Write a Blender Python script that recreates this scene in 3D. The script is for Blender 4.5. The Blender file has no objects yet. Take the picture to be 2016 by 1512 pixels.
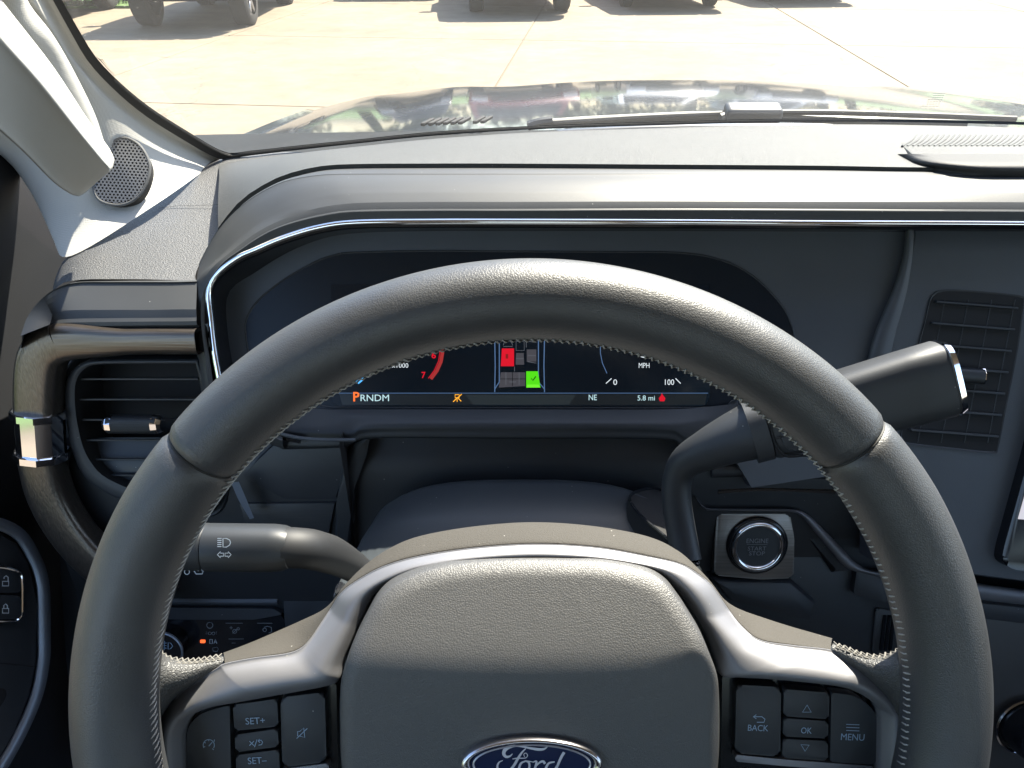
import bpy, bmesh, math, random
from mathutils import Vector, Matrix
R = math.radians
random.seed(4)
sc = bpy.context.scene
COL = sc.collection
# ------------------------------------------------------------------ camera, sky, sun, exposure
H = 1.70                     # camera height above the lot; cab coordinates have their origin at the driver's eye
FPX, PITCH = 1450.0, R(33)   # focal length in pixels of the 2016 px wide photograph
cam = bpy.data.cameras.new('camera'); camo = bpy.data.objects.new('camera', cam); COL.objects.link(camo)
camo.location = (0, 0, H); camo.rotation_euler = (R(90) - PITCH, 0, 0)
cam.sensor_width = 36; cam.lens = 36 * FPX / 2016; cam.clip_start = 0.02; cam.clip_end = 900
cam.dof.use_dof = False
sc.camera = camo
SUN_EL, SUN_AZ = R(52), R(33)    # azimuth to the right of straight ahead
w = bpy.data.worlds.new('World'); sc.world = w; w.use_nodes = True
nt = w.node_tree; bg = nt.nodes['Background']
sky = nt.nodes.new('ShaderNodeTexSky'); sky.sky_type = 'NISHITA'; sky.sun_disc = False
sky.sun_elevation = SUN_EL; sky.sun_rotation = SUN_AZ; sky.dust_density = 1.2; sky.ozone_density = 1.2
nt.links.new(sky.outputs[0], bg.inputs[0]); bg.inputs[1].default_value = 0.13
sl = bpy.data.lights.new('sun', 'SUN'); sl.energy = 5.0; sl.angle = R(0.55); sl.color = (1, .91, .78)
so = bpy.data.objects.new('sun', sl); COL.objects.link(so); so.location = (3, 8, 12)
sd = Vector((math.sin(SUN_AZ) * math.cos(SUN_EL), math.cos(SUN_AZ) * math.cos(SUN_EL), math.sin(SUN_EL)))
so.rotation_euler = sd.to_track_quat('Z', 'Y').to_euler()
vs = sc.view_settings; vs.view_transform = 'Standard'; vs.look = 'None'; vs.exposure = 2.1; vs.gamma = 1
vs.use_curve_mapping = False
sc.render.engine = 'CYCLES'
cy = sc.cycles; cy.use_denoising = True; cy.max_bounces = 10; cy.transparent_max_bounces = 16; cy.diffuse_bounces = 5
cy.sample_clamp_indirect = 6; cy.caustics_reflective = False; cy.caustics_refractive = False
# ------------------------------------------------------------------ geometry helpers
cp, sp = math.cos(PITCH), math.sin(PITCH)
FW, UP = Vector((0, cp, -sp)), Vector((0, sp, cp))
def ray(px, py): return FW + Vector(((px - 1008) / FPX, 0, 0)) - UP * ((py - 756) / FPX)
def proj(p):
    d = p.dot(FW); return 1008 + p.x / d * FPX, 756 - p.dot(UP) / d * FPX
def aty(px, py, y): d = ray(px, py); return d * (y / d.y)
def atx(px, py, x): d = ray(px, py); return d * (x / d.x)
def atz(px, py, z): d = ray(px, py); return d * (z / d.z)
class Plane:
    """a flat face of the cab through p with normal n; calling it measures where a sight line meets it"""
    def __init__(s, p, n):
        s.p = Vector(p); s.n = Vector(n).normalized()
        s.ex = Vector((1, 0, 0)); s.ex = (s.ex - s.n * s.ex.dot(s.n)).normalized(); s.ey = s.n.cross(s.ex)
    def __call__(s, px, py, h=0):
        d = ray(px, py); return d * ((s.p.dot(s.n) + h) / d.dot(s.n))
    def many(s, L, h=0): return [s(a[0], a[1], h) for a in L]
def PYZ(y1, z1, y2, z2):          # plane level in x through a lower (y1,z1) and an upper (y2,z2) point
    return Plane((0, y1, z1), Vector((1, 0, 0)).cross(Vector((0, y2 - y1, z2 - z1))))
def cat(P, t):                     # Catmull-Rom through P
    n = len(P)
    if n == 2: return P[0].lerp(P[1], t)
    u = t * (n - 1); i = min(int(u), n - 2); f = u - i
    p1, p2 = P[i], P[i + 1]
    p0 = P[i - 1] if i else p1 * 2 - p2
    p3 = P[i + 2] if i + 2 < n else p2 * 2 - p1
    return 0.5 * ((2 * p1) + (p2 - p0) * f + (2 * p0 - 5 * p1 + 4 * p2 - p3) * f * f + (3 * p1 - p0 - 3 * p2 + p3) * f ** 3)
def resample(P, n, smooth=True, closed=False):
    P = [Vector(p) for p in P]
    if smooth and len(P) > 2:
        k = 12 * (len(P) - 1)
        Q = [cat(P, i / k) for i in range(k + 1)]
    else: Q = P
    L = [0]
    for a, b in zip(Q, Q[1:]): L.append(L[-1] + (b - a).length)
    out = []; j = 0
    for i in range(n):
        s = L[-1] * i / (n - 1)
        while j < len(Q) - 2 and L[j + 1] < s: j += 1
        f = (s - L[j]) / max(L[j + 1] - L[j], 1e-9)
        out.append(Q[j].lerp(Q[j + 1], min(max(f, 0), 1)))
    return out
def smooth_closed(P, k=6):
    n = len(P); P = [Vector(p) for p in P]; out = []
    for i in range(n):
        p0, p1, p2, p3 = P[i - 1], P[i], P[(i + 1) % n], P[(i + 2) % n]
        for j in range(k):
            f = j / k
            out.append(0.5 * ((2 * p1) + (p2 - p0) * f + (2 * p0 - 5 * p1 + 4 * p2 - p3) * f * f + (3 * p1 - p0 - 3 * p2 + p3) * f ** 3))
    return out
def skin(lines, n=40, sub=4, linear=False, smooth=True, res=True):
    """surface stretched over a list of 3D polylines"""
    L = [resample(l, n, smooth) if res else [Vector(q) for q in l] for l in lines]; n = len(L[0])
    rows = []
    if linear: rows = L
    else:
        k = (len(L) - 1) * sub
        cols = [[L[r][i] for r in range(len(L))] for i in range(n)]
        rows = [[cat(cols[i], j / k) for i in range(n)] for j in range(k + 1)]
    V = [p for r in rows for p in r]
    Fc = [(r * n + i, r * n + i + 1, (r + 1) * n + i + 1, (r + 1) * n + i) for r in range(len(rows) - 1) for i in range(n - 1)]
    return V, Fc
def tube(path, rad, seg=12, ref=(0, 0, 1), n=None, asp=1.0, cap=True, smooth=True, power=2.0, roll=0):
    P = resample(path, n, smooth) if n else [Vector(p) for p in path]
    m = len(P); ref = Vector(ref); V = []; Fc = []
    for i, p in enumerate(P):
        t = (P[min(i + 1, m - 1)] - P[max(i - 1, 0)]).normalized()
        a = ref - t * ref.dot(t)
        a = a.normalized() if a.length > 1e-6 else t.orthogonal().normalized()
        b = t.cross(a)
        if callable(rad): r = rad(i / (m - 1))
        else: r = rad
        ra, rb = (r if isinstance(r, tuple) else (r * asp, r))
        for k in range(seg):
            q = 2 * math.pi * k / seg + roll; c, s = math.cos(q), math.sin(q)
            c = math.copysign(abs(c) ** (2 / power), c); s = math.copysign(abs(s) ** (2 / power), s)
            V.append(p + a * ra * c + b * rb * s)
    for i in range(m - 1):
        for k in range(seg):
            Fc.append((i * seg + k, i * seg + (k + 1) % seg, (i + 1) * seg + (k + 1) % seg, (i + 1) * seg + k))
    if cap:
        Fc.append(tuple(range(seg - 1, -1, -1))); Fc.append(tuple(range((m - 1) * seg, m * seg)))
    return V, Fc
def plate_geo(outline, n, thick, bevel=0.0, seg=2, back=False):
    n = Vector(n).normalized(); O = [Vector(p) for p in outline]
    ar = Vector((0, 0, 0))
    for a, b in zip(O, O[1:] + O[:1]): ar += a.cross(b)
    if ar.dot(n) < 0: O.reverse()
    bm = bmesh.new()
    T = [bm.verts.new(p) for p in O]; B = [bm.verts.new(p - n * thick) for p in O]
    bm.faces.new(T)
    m = len(O)
    for i in range(m): bm.faces.new((T[i], B[i], B[(i + 1) % m], T[(i + 1) % m]))
    bm.faces.new(B[::-1])
    if bevel > 0:
        es = [bm.edges.get((T[i], T[(i + 1) % m])) for i in range(m)]
        bmesh.ops.bevel(bm, geom=es, offset=bevel, segments=seg, affect='EDGES', profile=.5, clamp_overlap=True)
    bm.verts.index_update(); bm.verts.ensure_lookup_table()
    V = [v.co.copy() for v in bm.verts]; Fc = [tuple(v.index for v in f.verts) for f in bm.faces]
    bm.free(); return V, Fc
def roundpoly(P, rad, seg=5):
    """round the corners of a closed 3D polygon; rad is one value or a list"""
    out = []; n = len(P)
    for i in range(n):
        p = Vector(P[i]); a = Vector(P[i - 1]) - p; b = Vector(P[(i + 1) % n]) - p
        r = rad[i] if isinstance(rad, (list, tuple)) else rad
        r = min(r, a.length * .48, b.length * .48)
        if r <= 0: out.append(p); continue
        s, e = p + a.normalized() * r, p + b.normalized() * r
        for k in range(seg + 1):
            t = k / seg; out.append(s * (1 - t) ** 2 + p * 2 * t * (1 - t) + e * t * t)
    return out
def box_geo(c, ax, ay, az, bevel=0, seg=2):
    c, ax, ay, az = map(Vector, (c, ax, ay, az))
    bm = bmesh.new(); vs_ = {}
    for i in (-1, 1):
        for j in (-1, 1):
            for k in (-1, 1): vs_[i, j, k] = bm.verts.new(c + ax * i + ay * j + az * k)
    for f in (((-1, -1, -1), (-1, -1, 1), (-1, 1, 1), (-1, 1, -1)), ((1, -1, -1), (1, 1, -1), (1, 1, 1), (1, -1, 1)),
              ((-1, -1, -1), (1, -1, -1), (1, -1, 1), (-1, -1, 1)), ((-1, 1, -1), (-1, 1, 1), (1, 1, 1), (1, 1, -1)),
              ((-1, -1, -1), (-1, 1, -1), (1, 1, -1), (1, -1, -1)), ((-1, -1, 1), (1, -1, 1), (1, 1, 1), (-1, 1, 1))):
        bm.faces.new([vs_[q] for q in f])
    bmesh.ops.recalc_face_normals(bm, faces=bm.faces)
    if bevel: bmesh.ops.bevel(bm, geom=list(bm.edges), offset=bevel, segments=seg, affect='EDGES', profile=.5, clamp_overlap=True)
    bm.verts.index_update()
    V = [v.co.copy() for v in bm.verts]; Fc = [tuple(v.index for v in f.verts) for f in bm.faces]
    bm.free(); return V, Fc
def join(*gs):
    V, Fc = [], []
    for v, f in gs:
        o = len(V); V += list(v); Fc += [tuple(i + o for i in q) for q in f]
    return V, Fc
def ribbon(P, n, wd, closed=False, lift=0.0):
    P = [Vector(p) for p in P]; n = Vector(n); m = len(P); V = []; Fc = []
    for i, p in enumerate(P):
        a = P[i - 1] if (i or closed) else p; b = P[(i + 1) % m] if (i < m - 1 or closed) else p
        t = (b - a).normalized(); s = n.cross(t).normalized()
        ww = wd[i] if isinstance(wd, (list, tuple)) else wd
        V += [p + s * ww / 2 + n * lift, p - s * ww / 2 + n * lift]
    for i in range(m if closed else m - 1):
        j = (i + 1) % m; Fc.append((2 * i, 2 * i + 1, 2 * j + 1, 2 * j))
    return V, Fc
# ------------------------------------------------------------------ object helpers
BASE = {}
def thing(name, label, catg, loc, group=None):
    o = bpy.data.objects.new(name, None); COL.objects.link(o); o.empty_display_size = .05
    o.location = Vector(loc) + Vector((0, 0, H)); o['label'] = label; o['category'] = catg
    if group: o['group'] = group
    BASE[o.name] = Vector(loc); return o
def mk(name, geo, mat, parent=None, ang=40, kind=None, label=None, flip=False):
    V, Fc = geo
    base = BASE[parent.name] if parent else Vector((0, 0, -H))
    me = bpy.data.meshes.new(name); me.from_pydata([Vector(v) - base for v in V], [], [tuple(f) for f in Fc])
    if flip: me.flip_normals()
    me.validate(); me.update()
    me.polygons.foreach_set('use_smooth', [True] * len(me.polygons))
    if ang < 180: me.set_sharp_from_angle(angle=R(ang))
    me.materials.append(mat)
    o = bpy.data.objects.new(name, me); COL.objects.link(o)
    if parent: o.parent = parent
    BASE[o.name] = base
    if kind: o['kind'] = kind
    if label: o['label'] = label
    return o
def solid(o, t, off=-1):
    m = o.modifiers.new('thickness', 'SOLIDIFY'); m.thickness = t; m.offset = off; return o
def tag(o, label, catg, group=None):
    o['label'] = label; o['category'] = catg
    if group: o['group'] = group
    return o
def text_geo(s, c, ex, ey, size, bold=0, wsc=1.0, lift=.0004):
    cu = bpy.data.curves.new('t', 'FONT'); cu.body = s; cu.size = 1; cu.align_x = 'CENTER'; cu.align_y = 'CENTER'
    cu.offset = bold; cu.resolution_u = 3
    o = bpy.data.objects.new('t', cu); COL.objects.link(o)
    bpy.context.view_layer.update()
    me = bpy.data.meshes.new_from_object(o.evaluated_get(bpy.context.evaluated_depsgraph_get()))
    n = ex.cross(ey)
    V = [c + ex * v.co.x * size * wsc + ey * v.co.y * size + n * lift for v in me.vertices]
    Fc = [tuple(p.vertices) for p in me.polygons]
    bpy.data.objects.remove(o); bpy.data.curves.remove(cu); bpy.data.meshes.remove(me)
    return V, Fc
def label_on(s, pl, px, py, hpx, mat, parent, name='lettering', h=0, bold=0, wpx=None, rot=0):
    """flat print on a face: s centred at the measured spot, caps hpx high, wpx wide"""
    c = pl(px, py, h); ex, ey = pl.ex, pl.ey
    if rot: ex, ey = ex * math.cos(rot) + ey * math.sin(rot), ey * math.cos(rot) - ex * math.sin(rot)
    e = .001; a = Vector(proj(c)); ky = (Vector(proj(c + ey * e)) - a).length / e; kx = (Vector(proj(c + ex * e)) - a).length / e
    size = hpx / ky / .70
    V, Fc = text_geo(s, c, ex, ey, size, bold)
    if wpx:
        xs = [(v - c).dot(ex) for v in V]; k = wpx / kx / (max(xs) - min(xs)); m = (max(xs) + min(xs)) / 2
        V = [v + ex * (((v - c).dot(ex) - m) * k - (v - c).dot(ex)) for v in V]
    return mk(name, (V, Fc), mat, parent)
def icon_on(strokes, pl, wpx, mat, parent, name='icon', h=0.0004):
    gs = []
    for s in strokes:
        closed = s[0] == s[-1] and len(s) > 2
        q = s[:-1] if closed else s
        P = pl.many(q, h); wd = wpx * P[0].dot(FW) / FPX
        gs.append(ribbon(P, pl.n, wd, closed))
    return mk(name, join(*gs), mat, parent)
def circ(cx, cy, r, k=16, a0=0, a1=360, ry=None):
    ry = ry or r; cl = a1 - a0 >= 360
    P = [(round(cx + r * math.cos(R(a0 + (a1 - a0) * i / k)), 2), round(cy + ry * math.sin(R(a0 + (a1 - a0) * i / k)), 2)) for i in range(k + 1)]
    if cl: P[-1] = P[0]
    return P
# ------------------------------------------------------------------ materials
MATS = {}
def mat(name, col, rough=.5, metal=0.0, spec=.5, bump=None, dust=0, var=0, coat=0, rvar=0, emis=None, estr=1, brushed=None, sheen=0):
    if name in MATS: return MATS[name]
    m = bpy.data.materials.new(name); m.use_nodes = True; MATS[name] = m
    N, L = m.node_tree.nodes, m.node_tree.links; b = N['Principled BSDF']
    b.inputs['Base Color'].default_value = (*col, 1); b.inputs['Roughness'].default_value = rough
    b.inputs['Metallic'].default_value = metal; b.inputs['Specular IOR Level'].default_value = spec
    b.inputs['Coat Weight'].default_value = coat; b.inputs['Coat Roughness'].default_value = .03
    if sheen: b.inputs['Sheen Weight'].default_value = sheen
    if emis: b.inputs['Emission Color'].default_value = (*emis, 1); b.inputs['Emission Strength'].default_value = estr
    tc = N.new('ShaderNodeTexCoord'); out = tc.outputs['Object']
    def noise(s, d=4, r=.5):
        n = N.new('ShaderNodeTexNoise'); n.inputs['Scale'].default_value = s; n.inputs['Detail'].default_value = d; n.inputs['Roughness'].default_value = r
        L.new(out, n.inputs['Vector']); return n.outputs['Fac']
    def math_(op, a, bb):
        n = N.new('ShaderNodeMath'); n.operation = op
        for i, x in enumerate((a, bb)):
            if isinstance(x, (int, float)): n.inputs[i].default_value = x
            else: L.new(x, n.inputs[i])
        return n.outputs[0]
    csock = None
    if var:
        mr = N.new('ShaderNodeMixRGB'); mr.blend_type = 'MULTIPLY'; mr.inputs[1].default_value = (*col, 1)
        mr.inputs[0].default_value = 1
        cr = N.new('ShaderNodeMapRange'); cr.inputs[1].default_value = .3; cr.inputs[2].default_value = .7
        cr.inputs[3].default_value = 1 - var; cr.inputs[4].default_value = 1 + var
        L.new(noise(14, 6, .6), cr.inputs[0]); L.new(cr.outputs[0], mr.inputs[2]); csock = mr.outputs[0]
    if dust:
        v = N.new('ShaderNodeTexVoronoi'); v.inputs['Scale'].default_value = 260; L.new(out, v.inputs['Vector'])
        sep = N.new('ShaderNodeSeparateColor'); L.new(v.outputs['Color'], sep.inputs[0])
        thr = math_('MULTIPLY', math_('GREATER_THAN', sep.outputs[0], 1 - dust), math_('MULTIPLY', sep.outputs[1], .10))
        fac = math_('LESS_THAN', v.outputs['Distance'], thr)
        mx = N.new('ShaderNodeMixRGB'); L.new(fac, mx.inputs[0]); mx.inputs[2].default_value = (.32, .31, .285, 1)
        if csock: L.new(csock, mx.inputs[1])
        else: mx.inputs[1].default_value = (*col, 1)
        csock = mx.outputs[0]
    if csock: L.new(csock, b.inputs['Base Color'])
    if rvar:
        cr = N.new('ShaderNodeMapRange'); cr.inputs[3].default_value = rough - rvar; cr.inputs[4].default_value = rough + rvar
        L.new(noise(30, 5), cr.inputs[0]); L.new(cr.outputs[0], b.inputs['Roughness'])
    if bump or brushed:
        bp = N.new('ShaderNodeBump')
        if brushed:
            mp = N.new('ShaderNodeMapping'); mp.inputs['Scale'].default_value = brushed; L.new(out, mp.inputs['Vector'])
            n = N.new('ShaderNodeTexNoise'); n.inputs['Scale'].default_value = 1; n.inputs['Detail'].default_value = 3
            L.new(mp.outputs[0], n.inputs['Vector']); hsock = n.outputs['Fac']
            bp.inputs['Strength'].default_value = .35; bp.inputs['Distance'].default_value = .0004
            cr = N.new('ShaderNodeMapRange'); cr.inputs[3].default_value = .55; cr.inputs[4].default_value = 1.35
            L.new(hsock, cr.inputs[0]); mr = N.new('ShaderNodeMixRGB'); mr.blend_type = 'MULTIPLY'; mr.inputs[0].default_value = 1
            mr.inputs[1].default_value = (*col, 1); L.new(cr.outputs[0], mr.inputs[2]); L.new(mr.outputs[0], b.inputs['Base Color'])
        else:
            kind, s, st, dist = bump
            bp.inputs['Strength'].default_value = st; bp.inputs['Distance'].default_value = dist
            if kind == 'noise': hsock = noise(s, 3, .6)
            elif kind == 'leather':
                n0 = N.new('ShaderNodeTexNoise'); n0.inputs['Scale'].default_value = s * .35; L.new(out, n0.inputs['Vector'])
                mx = N.new('ShaderNodeMixRGB'); mx.inputs[0].default_value = .0012 * 900 / s; L.new(out, mx.inputs[1]); L.new(n0.outputs['Color'], mx.inputs[2])
                v = N.new('ShaderNodeTexVoronoi'); v.feature = 'DISTANCE_TO_EDGE'; v.inputs['Scale'].default_value = s
                L.new(mx.outputs[0], v.inputs['Vector'])
                e = math_('MINIMUM', v.outputs['Distance'], .22)
                hsock = math_('ADD', math_('MULTIPLY', e, 3.2), math_('MULTIPLY', noise(s * .28, 3), .9))
            elif kind == 'weave':
                wv = N.new('ShaderNodeTexVoronoi'); wv.inputs['Scale'].default_value = s; wv.inputs['Randomness'].default_value = .15
                L.new(out, wv.inputs['Vector']); hsock = wv.outputs['Distance']
        L.new(hsock, bp.inputs['Height']); L.new(bp.outputs[0], b.inputs['Normal'])
    return m
M_pad = mat('soft dash skin', (.050, .052, .052), .58, spec=.5, bump=('leather', 800, .55, .0007), var=.07, dust=.35)
M_pod = mat('speckled dash end skin', (.066, .067, .070), .45, bump=('noise', 900, .9, .0010), dust=.5)
M_brow = mat('smooth brow vinyl', (.044, .046, .048), .50, spec=.4, bump=('noise', 1600, .12, .0003), dust=.12, var=.07, rvar=.05)
M_blk = mat('black plastic', (.022, .025, .029), .45, bump=('noise', 1800, .12, .0003), dust=.08)
M_blk2 = mat('charcoal plastic', (.028, .031, .036), .5, bump=('noise', 1500, .15, .0003), dust=.10, var=.08)
M_slate = mat('slate soft panel', (.062, .068, .077), .5, bump=('leather', 900, .15, .0003), var=.07)
M_surr = mat('cluster surround', (.064, .070, .079), .45, var=.06)
M_hole = mat('matt black hollow', (.008, .008, .009), .8)
M_gloss = mat('gloss black plastic', (.012, .013, .016), .16, rvar=.05)
M_chrome = mat('bright chrome', (.86, .86, .89), .07, 1.0)
M_chromed = mat('dark chrome', (.42, .42, .45), .12, 1.0)
M_brush = mat('brushed dark metal lengthwise', (.115, .097, .082), .28, .75, brushed=(25, 900, 900))
M_brushv = mat('brushed dark metal upright', (.115, .097, .082), .28, .75, brushed=(900, 900, 30))
M_plate = mat('brushed button plate', (.27, .25, .23), .32, .6, brushed=(20, 1200, 1200))
M_silver = mat('satin silver paint', (.22, .22, .235), .52, .6, bump=('noise', 2500, .06, .0002), dust=.25)
M_steel = mat('blue grey satin trim', (.26, .29, .34), .36, .6)
M_leath = mat('grip leather', (.036, .038, .042), .46, spec=.9, bump=('leather', 950, .22, .0004), var=.16, rvar=.12)
M_spoke = mat('creased spoke leather', (.050, .050, .050), .47, bump=('leather', 800, .4, .0006), var=.10)
M_air = mat('grained airbag vinyl', (.055, .055, .056), .5, spec=.9, bump=('leather', 950, .30, .0004), var=.05)
M_soft = mat('fuzzy soft trim', (.042, .038, .032), .8, bump=('noise', 1400, .5, .0008), dust=.35)
M_stitch = mat('pale thread', (.15, .142, .128), .9)
M_trim = mat('light grey pillar trim', (.40, .39, .365), .6, bump=('weave', 800, .35, .0005), var=.03)
M_hand = mat('light grey handle plastic', (.43, .425, .40), .48, bump=('noise', 900, .08, .0004), var=.03)
M_rubber = mat('black rubber seal', (.018, .018, .018), .6)
M_paint = mat('black metallic car paint', (.010, .011, .013), .35, .2, coat=.8, dust=.3, rvar=.1)
M_paint.node_tree.nodes['Principled BSDF'].inputs['Coat Roughness'].default_value = .06
M_cowl = mat('weathered cowl plastic', (.012, .014, .016), .75, spec=.12, var=.2, bump=('noise', 500, .2, .0005), dust=.4)
M_white = mat('pale print', (.55, .60, .64), .5)
M_blue = mat('pale blue print', (.30, .42, .55), .5)
M_dim = mat('dim grey print', (.20, .215, .23), .5)
M_grille = mat('painted speaker mesh', (.20, .20, .205), .4, .5)
def emi(name, c, s=1.0): return mat(name, (0, 0, 0), .3, spec=.2, emis=c, estr=s)
E_white = emi('screen white', (.60, .66, .70), .32)
E_cyan = emi('screen pale cyan', (.42, .62, .66), .32)
E_orange = emi('screen orange', (.9, .16, .03), .33)
E_amber = emi('screen amber', (.9, .38, .03), .35)
E_red = emi('screen red', (.85, .01, .03), .20)
E_dred = emi('screen dark red', (.30, .025, .025), .3)
E_green = emi('screen green', (.09, .75, .01), .24)
E_sky = emi('screen sky blue', (.08, .40, .85), .40)
E_line = emi('screen line blue', (.09, .17, .33), .22)
E_seat = emi('screen seat grey', (.05, .05, .06), .3)
E_dark = emi('screen black', (.002, .003, .004), .3)
def screen_mat():
    m = bpy.data.materials.new('lit dark navy display'); m.use_nodes = True
    N, L = m.node_tree.nodes, m.node_tree.links; b = N['Principled BSDF']
    b.inputs['Base Color'].default_value = (.003, .003, .004, 1); b.inputs['Roughness'].default_value = .18
    b.inputs['Specular IOR Level'].default_value = .3
    tc = N.new('ShaderNodeTexCoord'); n = N.new('ShaderNodeTexNoise'); n.inputs['Scale'].default_value = 5; n.inputs['Detail'].default_value = 1
    L.new(tc.outputs['Object'], n.inputs['Vector'])
    r = N.new('ShaderNodeValToRGB'); r.color_ramp.elements[0].position = .38; r.color_ramp.elements[0].color = (.003, .007, .013, 1)
    r.color_ramp.elements[1].position = .62; r.color_ramp.elements[1].color = (.006, .017, .033, 1)
    L.new(n.outputs['Fac'], r.inputs[0]); L.new(r.outputs[0], b.inputs['Emission Color']); b.inputs['Emission Strength'].default_value = .12
    return m
M_screen = screen_mat()
def glass_mat():
    m = bpy.data.materials.new('windshield glass'); m.use_nodes = True
    N, L = m.node_tree.nodes, m.node_tree.links; N.remove(N['Principled BSDF']); out = N['Material Output']
    t = N.new('ShaderNodeBsdfTransparent'); t.inputs[0].default_value = (.93, .96, .94, 1)
    g = N.new('ShaderNodeBsdfGlossy'); g.inputs['Roughness'].default_value = .02
    fr = N.new('ShaderNodeFresnel'); fr.inputs[0].default_value = 1.45
    mx = N.new('ShaderNodeMixShader'); L.new(fr.outputs[0], mx.inputs[0]); L.new(t.outputs[0], mx.inputs[1]); L.new(g.outputs[0], mx.inputs[2])
    d = N.new('ShaderNodeBsdfDiffuse'); d.inputs[0].default_value = (.75, .74, .70, 1)
    tr = N.new('ShaderNodeBsdfTranslucent'); tr.inputs[0].default_value = (.75, .74, .70, 1)
    md = N.new('ShaderNodeMixShader'); md.inputs[0].default_value = .5; L.new(d.outputs[0], md.inputs[1]); L.new(tr.outputs[0], md.inputs[2])
    tc = N.new('ShaderNodeTexCoord'); v = N.new('ShaderNodeTexVoronoi'); v.inputs['Scale'].default_value = 160; L.new(tc.outputs['Object'], v.inputs['Vector'])
    lt = N.new('ShaderNodeMath'); lt.operation = 'LESS_THAN'; lt.inputs[1].default_value = .07; L.new(v.outputs['Distance'], lt.inputs[0])
    ns = N.new('ShaderNodeTexNoise'); ns.inputs['Scale'].default_value = 3; L.new(tc.outputs['Object'], ns.inputs['Vector'])
    mu = N.new('ShaderNodeMath'); mu.operation = 'MULTIPLY_ADD'; mu.inputs[1].default_value = .25; L.new(lt.outputs[0], mu.inputs[0])
    m2 = N.new('ShaderNodeMath'); m2.operation = 'MULTIPLY'; m2.inputs[1].default_value = .075; L.new(ns.outputs['Fac'], m2.inputs[0]); L.new(m2.outputs[0], mu.inputs[2])
    fin = N.new('ShaderNodeMixShader'); L.new(mu.outputs[0], fin.inputs[0]); L.new(mx.outputs[0], fin.inputs[1]); L.new(md.outputs[0], fin.inputs[2])
    L.new(fin.outputs[0], out.inputs[0]); return m
M_glass = glass_mat()
def concrete_mat():
    m = mat('weathered concrete', (.52, .47, .38), .85)
    N, L = m.node_tree.nodes, m.node_tree.links; b = N['Principled BSDF']
    tc = N.new('ShaderNodeTexCoord'); gm = N.new('ShaderNodeNewGeometry')
    def ns(s, d):
        n = N.new('ShaderNodeTexNoise'); n.inputs['Scale'].default_value = s; n.inputs['Detail'].default_value = d; n.inputs['Roughness'].default_value = .65
        L.new(gm.outputs['Position'], n.inputs['Vector']); return n.outputs['Fac']
    r = N.new('ShaderNodeValToRGB'); e = r.color_ramp.elements
    e[0].position = .3; e[0].color = (.100, .074, .046, 1); e[1].position = .64; e[1].color = (.205, .165, .112, 1)
    a = N.new('ShaderNodeMath'); a.operation = 'MULTIPLY_ADD'; a.inputs[1].default_value = .6
    a2 = N.new('ShaderNodeMath'); a2.operation = 'MULTIPLY'; a2.inputs[1].default_value = .4
    L.new(ns(.35, 8), a.inputs[0]); L.new(ns(3, 8), a2.inputs[0]); L.new(a2.outputs[0], a.inputs[2]); L.new(a.outputs[0], r.inputs[0])
    v = N.new('ShaderNodeTexVoronoi'); v.feature = 'DISTANCE_TO_EDGE'; v.inputs['Scale'].default_value = .22
    mx = N.new('ShaderNodeMixRGB'); mx.inputs[0].default_value = .12; L.new(gm.outputs['Position'], mx.inputs[1])
    nn = N.new('ShaderNodeTexNoise'); nn.inputs['Scale'].default_value = 1.2; nn.inputs['Detail'].default_value = 6; L.new(gm.outputs['Position'], nn.inputs['Vector'])
    mm = N.new('ShaderNodeVectorMath'); mm.operation = 'MULTIPLY_ADD'; mm.inputs[1].default_value = (1.6, 1.6, 0)
    L.new(nn.outputs['Color'], mm.inputs[0]); L.new(gm.outputs['Position'], mm.inputs[2]); L.new(mm.outputs[0], v.inputs['Vector'])
    lt = N.new('ShaderNodeMath'); lt.operation = 'LESS_THAN'; lt.inputs[1].default_value = .0016; L.new(v.outputs['Distance'], lt.inputs[0])
    cm = N.new('ShaderNodeMixRGB'); L.new(lt.outputs[0], cm.inputs[0]); L.new(r.outputs[0], cm.inputs[1]); cm.inputs[2].default_value = (.11, .085, .06, 1)
    L.new(cm.outputs[0], b.inputs['Base Color'])
    return m
M_conc = concrete_mat()
# ------------------------------------------------------------------ reference faces of the cab (metres, origin at the driver's eye)
TILT = R(27.9)
WC = Vector((.0079, .1875, -.2919)); WR, Wr = .178, .0165
WN = Vector((0, -math.cos(TILT), math.sin(TILT))); WEY = Vector((0, math.sin(TILT), math.cos(TILT))); WEX = Vector((1, 0, 0))
W = Plane(WC, WN)
LIP = PYZ(.435, -.329, .497, -.187)
DSP = PYZ(.475, -.328, .535, -.225)
VP = Plane((0, .46, -.333), (0, -.966, .26))
HL = Plane((0, .42, -.534), (0, -.94, .34))
SP = Plane((0, .44, -.445), (0, -.94, .34))
DR = Plane((-.40, .423, -.473), (.85, -.42, .30))
def wy(x, z): return .85 - .29 * (x - .42) ** 2 - (z + .2) / math.tan(R(47))    # windshield inner face
def WS(px, py, off=0):
    d = ray(px, py); t = .7
    for _ in range(40):
        p = d * t; t += (wy(p.x, p.z) - off - p.y) * .6 / d.y
    return d * t
G = -H
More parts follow.
